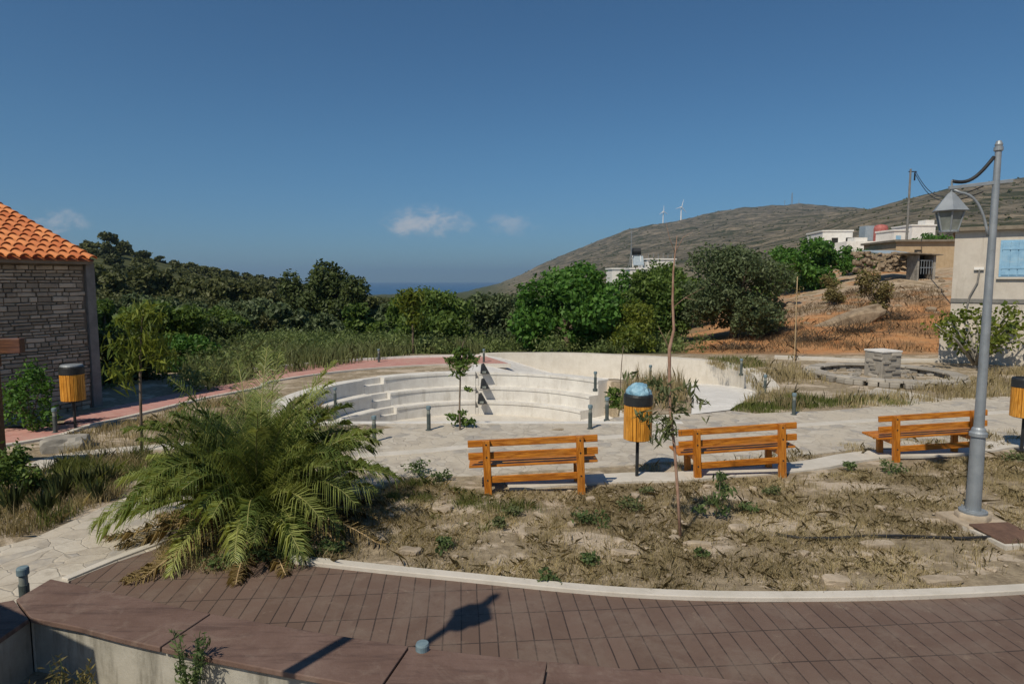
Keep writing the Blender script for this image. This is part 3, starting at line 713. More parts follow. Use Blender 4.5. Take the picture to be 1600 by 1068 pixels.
# ------------------------------------------------------------------ lamp post
LP = G(1519, 814)
def make_lamp(name, loc, rz, label, arm=.62, top=4.80, dz=.47):
    r = empty(name, loc, rz, label, 'lamp post')
    mb = MB(); mb.lathe((0, 0, 0), [(.20, -.05), (.195, .10), (.165, .125)], 8, rot=.4); mb.box((.02, -.02, .0), (.62, .56, .10), .3); mb.build('footing', M['rockmat'], r, bevel=.02)
    mb = MB(); mb.lathe((0, 0, 0), [(.155, .12), (.155, .15), (.084, .155), (.078, 1.08)], 24)
    for k in range(4):
        a = k*math.pi/2+.7; mb.lathe((.125*math.cos(a), .125*math.sin(a), .15), [(.014, 0), (.014, .03), (.0, .032)], 6)
    mb.build('lower_post', M['steel'], r, bevel=.003)
    mb = MB(); mb.lathe((0, 0, 0), [(.084, 1.08), (.098, 1.09), (.098, 1.13), (.08, 1.15), (.074, 1.18), (.06, 1.20)], 24); mb.build('collar', M['steel'], r)
    mb = MB(); mb.lathe((0, 0, 0), [(.057, 1.19), (.034, top-.1)], 20); mb.build('upper_post', M['steel'], r)
    mb = MB(); mb.lathe((0, 0, 0), [(.036, top-.1), (.049, top-.09), (.049, top-.05), (.036, top-.045), (.042, top-.02), (.026, top+.02), (.0, top+.03)], 20); mb.build('finial', M['steel'], r)
    za = top-dz
    mb = MB(); mb.add([( .17, -.020, za+.005), (-arm-.03, -.020, za-.06), (-arm-.03, .020, za-.06), (.17, .020, za+.005), (.17, -.020, za+.045), (-arm-.03, -.020, za-.02), (-arm-.03, .020, za-.02), (.17, .020, za+.045)], [(0, 1, 2, 3), (4, 7, 6, 5), (0, 4, 5, 1), (1, 5, 6, 2), (2, 6, 7, 3), (3, 7, 4, 0)])
    mb.tube([(-arm, 0, za-.09), (-arm, 0, za+.05)], .013, 8)
    mb.build('arm', M['steel'], r, bevel=.003)
    mb = MB(); c0 = Vector((-arm+.10, 0, za-.10)); c1 = Vector((-.05, 0, za-.62)); pts = []
    for i in range(11):
        t_ = i/10; pts.append((c0*(1-t_)**2+Vector((-.14, 0, za-.12))*2*t_*(1-t_)+c1*t_*t_))
    pts = [Vector((-arm+.02, 0, za-.06))]+pts
    mb.tube(pts, .016, 8); mb.build('brace', M['steel'], r, smooth=True)
    mb = MB(); a0 = Vector((-arm, 0, za+.04)); a1 = Vector((-.04, 0, top-.16))
    mb.tube([a0.lerp(a1, i/12)-Vector((0, 0, .115*math.sin(math.pi*i/12))) for i in range(13)], .021, 8); mb.build('cable', M['cable'], r, smooth=True)
    zl = za-.09
    lr = MB(); lr.lathe((-arm, 0, 0), [(.018, zl), (.03, zl-.01), (.05, zl-.03), (.19, zl-.21), (.205, zl-.225), (.195, zl-.235), (.0, zl-.232)], 6, rot=.3); 
    lg = MB(); lg.lathe((-arm, 0, 0), [(.150, zl-.235), (.092, zl-.465)], 6, rot=.3); 
    lf = MB()
    for k in range(6):
        a = k*math.pi/3+.3; lf.tube([(-arm+.154*math.cos(a), .154*math.sin(a), zl-.232), (-arm+.095*math.cos(a), .095*math.sin(a), zl-.47)], .010, 6)
    lf.lathe((-arm, 0, 0), [(.0, zl-.51), (.03, zl-.505), (.05, zl-.48), (.105, zl-.478), (.105, zl-.458), (.0, zl-.455)], 12); lt = lf.build('lantern', M['steel'], r); lr.build('lantern_roof', M['steel'], lt); lg.build('lantern_glass', M['glass'], lt)
    return r
make_lamp('street_lamp', (LP.x, LP.y, 0), math.radians(-12), 'grey steel lamp post with a lantern hanging from its bracket arm', .47, 4.62)
make_lamp('street_lamp', (-2.62, 2.30, 0), math.radians(200), 'grey steel lamp post beside the viewer whose lantern shadow falls on the brown path', .06, 5.17, .24)

# garden hose and access cover
hp = [G(u, v, .02+.015*math.sin(u*.05)) for u, v in ((1215, 834), (1250, 840), (1300, 840), (1350, 837), (1400, 836), (1450, 838), (1500, 840), (1550, 838), (1600, 834), (1700, 826), (1800, 820))]
o = MB().tube(hp, .017, 8).build('irrigation_hose', M['cable'], smooth=True); tag(o, 'black irrigation hose lying across the dry grass beside the lamp base', 'hose')
o = empty('access_cover', (*G(1572, 838)[:2], 0), .12, 'rusty brown access cover plate tilted beside the lamp base', 'access cover')
mb = MB(); mb.box((0, 0, .05), (.52, .50, .02), 0, Matrix.Rotation(.06, 4, 'X')); mb.build('plate', M['rust'], o, bevel=.004)
mb = MB(); mb.band([(-.3, -.3), (.3, -.3), (.3, .3), (-.3, .3), (-.3, -.3)], [(-.24, -.24), (.24, -.24), (.24, .24), (-.24, .24), (-.24, -.24)], -.05, .03); mb.build('frame', M['kerb'], o)

# added out of view: blocks the sun to shade the seat wall's left corner
o = empty('shade_blocker', (-4.03, 3.24, 0), math.radians(-27.6), 'unseen concrete wall added beside the viewer to shade the seat wall corner', 'wall')
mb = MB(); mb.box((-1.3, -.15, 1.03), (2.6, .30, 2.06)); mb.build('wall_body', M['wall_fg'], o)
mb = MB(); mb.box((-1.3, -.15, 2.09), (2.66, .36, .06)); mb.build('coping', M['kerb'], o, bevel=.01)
# ------------------------------------------------------------------ stone house with tiled roof (left)
hc = G(156, 634); nrm = Vector((.9, -.436, 0)); wd = Vector((-.436, -.9, 0)); inn = -nrm      # wall normal, along wall, inwards
house = empty('stone_house', (0, 0, 0), 0, 'rubble stone house with orange barrel tile roof at the left edge', 'house')
EAVE = 3.42; PIT_ = .38
def HP(a, b, z): return hc+wd*a+inn*b+Vector((0, 0, z-hc.z))
mb = MB(); mb.prism([tuple(HP(a, b, 0)[:2]) for a, b in ((.02, .03), (6.4, .03), (6.4, 8.0), (.02, 8.0))], -.4, EAVE-.02)
mb.add([HP(.02, .03, EAVE-.03), HP(.02, 8, EAVE-.03), HP(.02, 4.0, EAVE+4*PIT_-.2), HP(6.4, .03, EAVE-.03), HP(6.4, 8, EAVE-.03), HP(6.4, 4.0, EAVE+4*PIT_-.2)], [(0, 1, 2), (3, 5, 4)])
mb.build('wall', M['mortar'], house)
mb = MB(); z = -.1; rr = random.Random(3)
Rw = Matrix(((wd.x, nrm.x, 0, 0), (wd.y, nrm.y, 0, 0), (0, 0, 1, 0), (0, 0, 0, 1)))
while z < EAVE-.14:
    h = rr.uniform(.055, .125); a = .16+rr.uniform(0, .1)
    while a < 4.4:
        w = rr.uniform(.10, .42); pr = rr.uniform(.012, .05)
        c = HP(a+w/2, -pr/2+.03, z+h/2)
        mb.box(c, (w-.022, pr+.03, h-.02), 0, Rw @ Matrix.Rotation(rr.uniform(-.04, .04), 4, 'Y'), rr.uniform(0, 1)**1.2)
        a += w
    z += h
mb.build('stone_facing', M['stone'], house, bevel=.012)
mb = MB(); mb.box(HP(.06, .06, EAVE/2-.1), (.20, .24, EAVE+.1), 0, Rw); mb.build('corner_pillar', M['plaster_dark'], house, bevel=.01)
mb = MB(); mb.box(HP(3.44, -.08, EAVE+.0), (6.7, .34, .10), 0, Rw); mb.build('eave_board', M['roofedge'], house, bevel=.008)
mb = MB(); rise = (1+PIT_**2)**.5; ux = (inn+Vector((0, 0, PIT_)))/rise; up = (nrm*PIT_+Vector((0, 0, 1)))/rise
mb.add([HP(.10, -.30, EAVE+.02), HP(6.5, -.30, EAVE+.02), HP(6.5, 4.0, EAVE+.02+4.3*PIT_), HP(.10, 4.0, EAVE+.02+4.3*PIT_), HP(.10, 8.3, EAVE+.02), HP(6.5, 8.3, EAVE+.02)], [(0, 1, 2, 3), (3, 2, 5, 4)])
mb.build('roof', M['tile'], house)
mb = MB()
o0 = HP(.10, -.34, EAVE+.04)
for c in range(22):
    for r_ in range(13):
        tn = rr.uniform(0, 1); s0 = r_*.36; L = .42
        base = o0+wd*(.06+c*.235+rr.uniform(-.008, .008))+ux*s0
        for (r0, r1, lift, sgn) in ((.098, .078, .05, 1),):
            vs = []; n = 9
            for e, (rad_, l, dz) in enumerate(((r0, 0, .028), (r1, L, .0))):
                for k in range(n):
                    th = math.pi*k/(n-1)
                    vs.append(base+ux*l+wd*(-math.cos(th)*rad_)+up*(math.sin(th)*rad_*.92+dz))
            nn = len(vs)
            for e, (rad_, l, dz) in enumerate(((r0-.016, 0, .026),)):
                for k in range(n):
                    th = math.pi*k/(n-1)
                    vs.append(base+ux*l+wd*(-math.cos(th)*rad_)+up*(math.sin(th)*rad_*.92+dz))
            fs = [(k, k+1, n+k+1, n+k) for k in range(n-1)]+[(k, 2*n+k, 2*n+k+1, k+1) for k in range(n-1)]
            mb.add(vs, fs, tn)
mb.build('roof_tiles', M['tile'], house, smooth=False)

# pergola (left edge)
pb = G(2, 752)
per = empty('pergola', (pb.x, pb.y, 0), .12, 'dark brown wooden pergola post with beam at the left edge', 'pergola')
mb = MB(); mb.box((-.03, 0, .86), (.17, .17, 1.74)); mb.build('post', M['pergola'], per, bevel=.01)
mb = MB(); mb.box((-1.48, .02, 2.04), (3.80, .13, .22)); mb.build('beam', M['pergola'], per, bevel=.012)
mb = MB(); mb.box((-.35, -.02, 1.82), (.9, .15, .18)); mb.build('bracket', M['pergola'], per, bevel=.01)
mb = MB(); mb.box((-2.8, 0, .9), (.17, .17, 1.9)); mb.build('post', M['pergola'], per, bevel=.01)

# ------------------------------------------------------------------ houses on the right
def block(x0, x1, y0, y1, z0, z1, mb=None):
    mb = mb or MB(); mb.box(((x0+x1)/2, (y0+y1)/2, (z0+z1)/2), (x1-x0, y1-y0, z1-z0)); return mb
c0 = D(1486, 470, 24.0); bh = empty('beige_house', (c0.x, 24.0, 0), math.radians(-35.5), 'beige rendered house with flat roof and blue shutters at the right edge', 'house')
topz = D(1486, 362, 24)[2]
block(0, 9, 0, 8, -.6, topz).build('wall', M['plaster'], bh)
block(-.12, 9.2, -.22, 8.1, topz+.0, topz+.14).build('roof_slab', M['roofedge'], bh, bevel=.01)
block(-.02, 9.1, -.04, 8, D(1486, 470, 24)[2]-.05, D(1486, 466, 24)[2]).build('string_course', M['plaster_dark'], bh, bevel=.006)
block(-.28, 9.2, -.34, 8.2, -.6, D(1486, 512, 24)[2]).build('plinth', M['plaster'], bh, bevel=.02)
wx0 = 1.42; wx1 = wx0+1.15; wz0 = D(1500, 430, 24)[2]; wz1 = D(1500, 380, 24)[2]
win = block(wx0-.06, wx1+.06, -.03, .05, wz0-.06, wz1+.06).build('window', M['blue'], bh, bevel=.005)
mb = MB()
for k in range(5):
    x = wx0+(wx1-wx0)*(k+.5)/5; mb.box((x, -.045, (wz0+wz1)/2), ((wx1-wx0)/5-.025, .03, wz1-wz0))
mb.box(((wx0+wx1)/2, -.062, wz0+.25), (wx1-wx0, .02, .07)); mb.box(((wx0+wx1)/2, -.062, wz1-.25), (wx1-wx0, .02, .07))
mb.build('shutter', M['blue'], win, bevel=.004)
block(wx0-.12, wx1+.12, -.10, .02, wz0-.14, wz0-.07).build('sill', M['kerb'], win)
px0 = .78; pz = D(1527, 420, 24)[2]
mb = MB(); mb.box((px0, -.05, pz), (.30, .09, .10)); mb.build('pipe_outlet', M['white'], bh, bevel=.01)
mb = MB(); mb.tube([(px0+.02, -.07, pz-.02), (px0-.02, -.07, pz-.5), (px0-.22, -.07, pz-1.0), (px0-.3, -.08, pz-1.5)], .03, 8); mb.build('drain_pipe', M['plaster_dark'], bh)

def bld(u0, u1, vt, vb, y, depth, mat, name, label, rz=0.0, cat='house', parapet=True, extra=None):
    a = D(u0, vb, y); b = D(u1, vt, y); r = empty(name, (a.x, y, 0), rz, label, cat)
    w = b.x-a.x; block(0, w, 0, depth, a.z-2.0, b.z).build('wall', mat, r)
    if parapet: block(-.12, w+.12, -.12, depth+.1, b.z+.001, b.z+.22).build('parapet', mat, r, bevel=.02)
    return r, w, a.z, b.z
r, w, z0, z1 = bld(1284, 1330, 362, 396, 96, 7, M['white'], 'white_house', 'white flat roofed house on the slope behind the green trees, left of the red tank', -.12)
block(w*.99, w+8, 1.0, 6.5, z0-2, z1-1.6).build('annex_wall', M['white'], r); 
mb = MB(); mb.add([(w+.02, .8, z1-1.0), (w+4.2, .8, z1-1.5), (w+4.2, 6.6, z1-1.5), (w+.02, 6.6, z1-.2), (w+.02, .8, z1-1.12), (w+4.2, .8, z1-1.62), (w+4.2, 6.6, z1-1.62), (w+.02, 6.6, z1-.32)], [(0, 1, 2, 3), (4, 7, 6, 5), (0, 4, 5, 1), (1, 5, 6, 2), (2, 6, 7, 3), (3, 7, 4, 0)]); mb.build('lean_to_roof', M['roofedge'], r)
for x in (1.3, 3.3):
    wn = block(x, x+.9, -.03, .05, z1-2.1, z1-.9).build('window', M['dark'], r)
r, w, z0, z1 = bld(1322, 1400, 377, 396, 92, 5, M['white'], 'white_yard_wall', 'long low white wall with sheds stepping down beside the white house', -.05, 'wall', False)
block(1.2, 3.0, .3, 2.4, z0-1, z1+.55).build('shed', M['white'], r)
p = D(1376, 362, 98); r = empty('water_tank', (p.x, 98, 0), 0, 'faded red round tank beside a blue grey sheet shelter', 'tank')
mb = MB(); mb.lathe((0, 0, p.z-1.6), [(.0, 0), (.95, .0), (1.0, .1), (1.0, 2.1), (.85, 2.5), (.4, 2.65), (0, 2.7)], 22); mb.build('tank_body', M['redtank'], r)
block(-2.2, -.75, .2, 2.0, p.z-2, p.z+.9).build('shelter', M['bluegrey'], r, bevel=.02)
r, w, z0, z1 = bld(1396, 1421, 361, 378, 88, 4, M['white'], 'white_house', 'small white cube house left of the utility pole', .05); block(.3, 1.0, -.03, .05, z1-1.6, z1-.6).build('window', M['blue'], r)
r, w, z0, z1 = bld(1424, 1462, 353, 372, 96, 5, M['white'], 'white_house', 'low white house with raised stair box, right of the utility pole', 0); block(w-1.4, w-.1, .2, 2, z1, z1+.9).build('stair_box', M['white'], r)
r, w, z0, z1 = bld(1398, 1500, 378, 425, 58, 6, M['ochre'], 'ochre_house', 'long ochre building with a dark flat roof edge behind the rubble slope', -.06, 'house', False)
block(-.25, w+.2, -.3, 6.2, z1+.001, z1+.2).build('roof_slab', M['roofedge'], r, bevel=.02)
block(1.6, 2.2, -.03, .05, z1-1.3, z1-.7).build('window', M['dark'], r)
p = D(1449, 422, 50); r = empty('shed', (p.x, 50, 0), -.08, 'small dark open shed with a grey sheet roof on the rubble slope', 'shed')
zt_ = D(1449, 398, 50)[2]; 
block(-.75, -.62, 0, 1.6, p.z-1, zt_).build('side_wall', M['rockgrey'], r); block(.42, .6, 0, 1.6, p.z-1, zt_).build('side_wall', M['rockgrey'], r); block(-.62, .42, 1.3, 1.5, p.z-1, zt_).build('rear_wall', M['dark'], r)
mb = MB(); mb.box((-.35, .7, zt_+.06), (2.5, 2.2, .07), 0, Matrix.Rotation(.06, 4, 'Y')); mb.build('roof', M['roofedge'], r)
mb = MB()
for k in range(5): mb.tube([(-.5+k*.2, -.05, p.z-.3), (-.5+k*.2, -.05, p.z+.75)], .02, 6)
mb.box((-.1, -.05, p.z+.75), (.95, .05, .05)); mb.box((-.1, -.05, p.z+.2), (.95, .05, .05)); mb.build('gate', M['steel'], r)
p = D(1386, 396, 54); o = MB().box((0, 0, 0), (2.6, 3.0, .12), .2, Matrix.Rotation(.12, 4, 'X')).build('sheet_roof', M['bluegrey'], loc=(p.x, 54, p.z+.1), bevel=.02); tag(o, 'pale blue grey corrugated sheet lying on the stone terrace wall', 'roof sheet')
# terrace wall of dry stones
p = D(1337, 398, 52); tw = empty('terrace_wall', (p.x, 52, 0), .06, 'ruined dry stone terrace wall at the top of the rubble slope', 'wall')
mb = MB(); rr = random.Random(9); 
for k in range(150):
    x = rr.uniform(0, 5.4); zz = p.z-1.3+rr.uniform(0, 1.5); s = rr.uniform(.14, .34)
    mb.rock((x, rr.uniform(-.15, .25), zz), (s*1.3, s, s*.75), rr.uniform(0, 6), k, 1)
mb.build('stones', M['rocktan'], tw)
# white buildings down in the valley with solar boiler and aerial
r, w, z0, z1 = bld(956, 977, 421, 446, 88, 3.2, M['white'], 'white_house', 'white cube house among the trees, left of the solar boiler', .1)
r, w, z0, z1 = bld(984, 1010, 421, 450, 84, 3.4, M['white'], 'white_house', 'white house carrying the solar boiler', 0)
p = D(995, 420, 84.8); sb = empty('solar_boiler', (p.x, 84.9, p.z+.23), -.1, 'black solar water boiler on a frame on the white roof', 'water heater')
mb = MB(); mb.tube([(-.62, .5, 2.05), (.55, .5, 2.05)], .42, 16); mb.build('tank', M['black'], sb)
mb = MB(); mb.add([(-.55, -.8, .25), (.85, -.8, .25), (.85, .45, 1.5), (-.55, .45, 1.5), (-.55, -.74, .2), (.85, -.74, .2), (.85, .5, 1.45), (-.55, .5, 1.45)], [(0, 1, 2, 3), (4, 7, 6, 5), (0, 4, 5, 1), (1, 5, 6, 2), (2, 6, 7, 3), (3, 7, 4, 0)]); mb.build('collector', M['bluegrey'], sb)
mb = MB()
for x in (-.5, .5):
    mb.tube([(x, .5, 0), (x, .5, 1.7)], .05, 6); mb.tube([(x, -.75, .0), (x, -.75, .3)], .05, 6); mb.tube([(x, .5, 1.6), (x, -.75, .2)], .04, 6)
mb.box((0, .52, 1.35), (1.2, .04, .6)); mb.build('frame', M['white'], sb)
pa = D(988, 362, 84); r = empty('roof_aerial', (pa.x, 84.6, p.z+.2), 0, 'tall thin television aerial beside the solar boiler', 'aerial')
hh = pa.z-p.z; mb = MB(); mb.tube([(0, 0, 0), (0, 0, hh)], .045, 6); mb.build('mast', M['steel'], r)
mb = MB(); mb.tube([(0, 0, hh*.45), (.35, -.2, -.0)], .02, 5); mb.tube([(0, 0, hh*.45), (-.35, -.2, .0)], .02, 5)
for k in range(5): mb.box((0, .3*k-.6, hh-.15), (.6-.06*k, .02, .02))
mb.box((0, 0, hh-.15), (.02, 1.5, .02)); mb.build('rods', M['steel'], r)
r, w, z0, z1 = bld(1010, 1056, 406, 440, 92, 5, M['white'], 'white_house', 'long white house with slim roof posts behind the sapling top', .05)
mb = MB()
for k in range(6): mb.tube([(.3+k*.7, .2, z1), (.3+k*.7, .2, z1+.9)], .03, 5)
mb.build('roof_posts', M['steel'], r)
mb = MB(); mb.lathe((-.6, 1, z1-.6), [(.0, 0), (.35, 0), (.35, .8), (.2, .95), (.0, 1.0)], 12); mb.build('tank', M['black'], r)

# utility pole with overhead line
ut = D(1423, 264, 62); ub = hz(ut.x, 62)
o = empty('utility_pole', (ut.x, 62, ub-.3), 0, 'slim wooden utility pole standing before the white village houses', 'utility pole')
hh = ut.z-ub+.3; mb = MB(); mb.tube([(0, 0, 0), (0, 0, hh)], [.13, .085], 10); mb.build('pole', M['plaster_dark'], o)
mb = MB(); mb.box((.2, 0, hh-.25), (.75, .08, .08)); mb.box((.42, 0, hh-.7), (.1, .1, .75)); mb.build('crossarm', M['black'], o)
a = Vector((ut.x+.45, 62, ut.z-.2)); b = Vector((20.6, 28.5, 7.1))
mb = MB()
for dz in (0, -.25):
    mb.tube([a.lerp(b, i/16)-Vector((0, 0, 1.3*math.sin(math.pi*i/16)-dz)) for i in range(17)], .028, 5)
o = mb.build('overhead_cable', M['cable']); tag(o, 'thin overhead cables sagging from the utility pole toward the beige house', 'cable')
p = D(1336, 366, 105); 
def tower(u, vt, vb, y, label, name='wind_turbine', blade=1.0, rot=.5, tower_r=1.7):
    a = D(u, vb, y); b = D(u, vt, y); H = b.z-a.z; g = hz(a.x, y)
    r = empty(name, (a.x, y, min(g, a.z)-4), math.radians(20), label, 'wind turbine'); H = b.z-(min(g, a.z)-4)
    mb = MB(); mb.tube([(0, 0, 0), (0, 0, H)], [tower_r*1.4, tower_r*.8], 12); mb.build('tower', M['turb'], r)
    mb = MB(); mb.box((0, 1.2, H+1), (3.0, 8, 3.0)); mb.lathe((0, -3.2, H+1), [(.0, -1.5), (1.5, -1.0), (1.6, 1.0), (.0, 1.5)], 10); mb.build('nacelle', M['turb'], r, bevel=.4)
    for k in range(3):
        an = rot+k*2*math.pi/3; mb = MB(); d = Vector((math.sin(an), 0, math.cos(an))); L = 26*blade
        mb.tube([Vector((0, -3.4, H+1))+d*1.2, Vector((0, -3.4, H+1))+d*L*.25, Vector((0, -3.4, H+1))+d*L], [.8, 1.25, .35], 8); mb.build('blade', M['turb'], r)
    return r
tower(1064, 324, 341, 2150, 'larger white wind turbine on the distant ridge', rot=.25)
tower(1036, 331, 344, 2250, 'smaller white wind turbine lower on the distant ridge', rot=0.0, blade=.8, tower_r=1.5)
a = D(1237, 321, 2100); b = D(1237, 301, 2100)
o = empty('radio_mast', (a.x, 2100, a.z-8), 0, 'lattice radio mast on the distant hilltop', 'mast'); mb = MB(); H = b.z-a.z+8
for sx, sy in ((-1, -1), (1, -1), (1, 1), (-1, 1)): mb.tube([(sx*2.2, sy*2.2, 0), (sx*.6, sy*.6, H)], .35, 6)
for k in range(9):
    zz = H*k/9; s = 2.2-1.6*k/9; s2 = 2.2-1.6*(k+1)/9; mb.tube([(-s, -s, zz), (s2, -s2, zz+H/9)], .2, 5); mb.tube([(s, -s, zz), (-s2, -s2, zz+H/9)], .2, 5)
mb.build('lattice', M['steel'], o)
for i, (u, vt) in enumerate(((1226, 313), (1248, 312))):
    a = D(u, 321, 2100); o = empty('mast', (a.x, 2100, a.z-6), 0, ['short thin aerial mast left of the lattice radio mast', 'short thin aerial mast right of the lattice radio mast'][i], 'mast')
    MB().tube([(0, 0, 0), (0, 0, D(u, vt, 2100)[2]-a.z+6)], .7, 6).build('pole', M['steel'], o)

# ------------------------------------------------------------------ fountain basin
fc = G(1382, 590); fc = Vector((fc.x, fc.y+.15, 0))
f = empty('fountain', (fc.x, fc.y, 0), .25, 'dry round stone fountain basin with a square stone pillar in the middle', 'fountain')
mb = MB(); rr = random.Random(5)
for k in range(46):
    for lay in range(1):
        a = 2*math.pi*(k+.5*lay)/46+rr.uniform(-.02, .02); r1 = 2.02+rr.uniform(-.05, .05)
        mb.box((r1*math.cos(a), r1*math.sin(a), .06), (.40+rr.uniform(-.05, .05), .25, .15), a, None, rr.uniform(.1, .9))
mb.build('basin_rim', M['fstone'], f, bevel=.03)
mb = MB()
for k in range(30):
    a = 2*math.pi*k/30; a2 = 2*math.pi*(k+.97)/30; q = [a+(a2-a)*j/3 for j in range(4)]; r0, r1 = 1.74+rr.uniform(-.04, .04), 2.2+rr.uniform(-.06, .06)
    mb.band([(r0*math.cos(x), r0*math.sin(x)) for x in q], [(r1*math.cos(x), r1*math.sin(x)) for x in q], .13, .19+rr.uniform(-.015, .015), rr.uniform(.3, 1))
mb.build('basin_coping', M['fstone'], f, bevel=.012)
mb = MB(); mb.lathe((0, 0, 0), [(1.72, .02), (0.0, .03)], 32); mb.build('basin_floor', M['ground'], f)
mb = MB()
for k in range(60):
    a = rr.uniform(0, 6.28); d = rr.uniform(.5, 1.65); q = rr.uniform(.05, .14); mb.rock((d*math.cos(a), d*math.sin(a), .04), (q*1.3, q, q*.7), rr.uniform(0, 6), k, 1, rr.uniform(0, .6))
mb.build('loose_rubble', M['fstone'], f)
mb = MB(); mb.box((0, 0, .40), (.70, .70, .80))
for k in range(28):
    a = k % 4; zz = .01+.11*(k//4)+rr.uniform(-.01, .01); off = rr.uniform(-.2, .2); w = rr.uniform(.2, .42)
    cc = [(off, -.35), (.35, off), (off, .35), (-.35, off)][a]
    mb.box((cc[0], cc[1], zz+.06), (w if a % 2 == 0 else .08, .08 if a % 2 == 0 else w, .10), 0, None, rr.uniform(.1, 1))
mb.build('pillar', M['fstone'], f, bevel=.02)
mb = MB(); mb.box((0, 0, .83), (.75, .75, .06)); mb.build('pillar_cap', M['conc_w'], f, bevel=.015)
mb = MB(); a_ = px([(1210, 560), (1280, 563), (1360, 566), (1450, 566), (1560, 566), (1750, 566)]); mb.band(catmull(a_, 4), offset(catmull(a_, 4), .35), -.3, .10); o = mb.build('kerb', M['kerb'], kind='structure', bevel=.01)
o = MB().prism(rough(px([(1395, 640), (1330, 618), (1370, 606), (1420, 612), (1500, 630), (1540, 628), (1560, 640)]), .3, .08, 7), -.1, .012).build('pavement', M['paving'], kind='structure')

# tilted slab, boulders, burnt brush on the bank
p = D(1325, 480, 36); o = MB().rock((0, 0, 0), (2.7, .8, .62), .12, 4, 3).build('boulder', M['rocktan'], smooth=False, loc=(p.x, 36, hz(p.x, 36)+.05)); tag(o, 'large rock slab lying on the orange bank', 'boulder')
o.rotation_euler = (0, -.32, 0)
p = D(1232, 510, 33)
rr = random.Random(12)
spots = []
for k in range(64):
    u = rr.uniform(1225, 1478); y = rr.uniform(37, 52)
    spots.append((u, y, rr.uniform(.08, .30)*(1 if k % 5 else 1.5)))
proto = [MB().rock((0, 0, 0), (1.25, .9, .7), 0, 20+k, 2).build('boulder', M['rocktan']) for k in range(4)]
for k, (u, y, s) in enumerate(spots):
    x = (u-800)*y/1000
    o = proto[k] if k < 4 else proto[k % 4].copy()
    if k >= 4: COL.objects.link(o)
    o.location = (x, y, hz(x, y)+s*.1); o.scale = (s, s, s); o.rotation_euler = (rr.uniform(-.3, .3), rr.uniform(-.3, .3), rr.uniform(0, 6)); tag(o, 'pale limestone boulder scattered on the rubble slope', 'boulder', 'loose boulders on the rubble slope')

# ------------------------------------------------------------------ vegetation
def leaves(n, blobs, size, aspect=.5, shell=.5, out=.35, droop=0.0, rng=RNG, var=.5, flat=.0):
    """n diamond leaves spread in the volumes of blobs (cx,cy,cz,rx,ry,rz)"""
    Bm = np.array(blobs, float); w = (Bm[:, 3]*Bm[:, 4]*Bm[:, 5])**.75; w /= w.sum()
    k = rng.choice(len(Bm), n, p=w); d = rng.normal(size=(n, 3)); d /= np.linalg.norm(d, axis=1)[:, None]
    rad = (shell+(1-shell)*rng.random(n)**.6)[:, None]
    rad *= 1+.22*np.sin(d[:, :1]*5+k[:, None]*1.7)*np.sin(d[:, 1:2]*4.3+k[:, None])+.10*rng.normal(size=(n, 1))
    P = Bm[k, :3]+d*Bm[k, 3:6]*rad
    nr = d*out+rng.normal(size=(n, 3))*.6; nr[:, 2] += .25+flat; nr /= np.linalg.norm(nr, axis=1)[:, None]
    t = rng.normal(size=(n, 3)); t[:, 2] -= droop; t -= nr*(t*nr).sum(1)[:, None]; t /= np.linalg.norm(t, axis=1)[:, None]
    b = np.cross(nr, t); s = (size*(.6+.8*rng.random(n)))[:, None]
    V = np.stack([P-t*s*.5, P+b*s*aspect*.5-t*s*.05, P+t*s*.5, P-b*s*aspect*.5-t*s*.05], 1).reshape(-1, 3)
    tint = np.clip(.45+var*.55*np.sin(P[:, 0]*2.1+k)*np.sin(P[:, 1]*1.9+k*.6)*np.sin(P[:, 2]*2.3+1)+rng.normal(size=n)*.22, 0, 1)
    return V, np.repeat(tint, 4)
def crown_blobs(rx, rz, n, rng, h0, oval=1.0, jag=.34):
    b = []
    for i in range(n):
        a = rng.uniform(0, 6.283); q = rng.uniform(0, 1)**.5; zz = rng.uniform(-.8, .95); rr_ = math.sqrt(max(.05, 1-zz*zz*.9))*q*.78
        s = rng.uniform(.7, 1.3)*jag
        b.append((math.cos(a)*rr_*rx, math.sin(a)*rr_*rx*oval, h0+zz*rz*.78, rx*s, rx*s*oval, rz*s*.95))
    return b
def make_tree(name, loc, rx, H, mat, nleaf, size, label=None, cat='tree', group=None, trunk_h=None, seed=1, nb=16, low=.1, trunk_r=.12, aspect=.5, bark='bark', droop=0.0, jag=.34, var=.5, shell=.5):
    rng = np.random.default_rng(seed); r = empty(name, loc, rng.uniform(0, 6), label, cat, group)
    rz = H*(1-low)/2; h0 = H-rz; b = crown_blobs(rx, rz, nb, rng, h0, 1.0, jag)
    V, T = leaves(nleaf, b, size, aspect, shell, rng=rng, droop=droop, var=var)
    V[:, 2] = np.maximum(V[:, 2], -.15)
    np_mesh('crown', V, T, mat, 4, r)
    mb = MB(); th = max(h0-rz*.3, H*.2)
    mb.tube([(0, 0, -.5), (.04, 0, th*.5), (0, .03, th)], [trunk_r*1.35, trunk_r, trunk_r*.8], 8)
    for q in b[:min(9, nb)]:
        e = Vector(q[:3]); m_ = Vector((e.x*.45, e.y*.45, th*.75+e.z*.25)); mb.tube([(0, 0, th*.8), m_, e], [trunk_r*.65, trunk_r*.4, trunk_r*.12], 6)
    mb.build('trunk', M[bark], r, smooth=True); return r
def place_tree(name, u, y, width_px, vtop, mat, nleaf, size, label, sink=.3, **kw):
    x = (u-800)*y/1000*1.0; g = hz(x, y); top = D(u, vtop, y)[2]
    return make_tree(name, (x, y, g-sink), width_px*y/2000, top-g+sink, M[mat], nleaf, size, label, **kw)
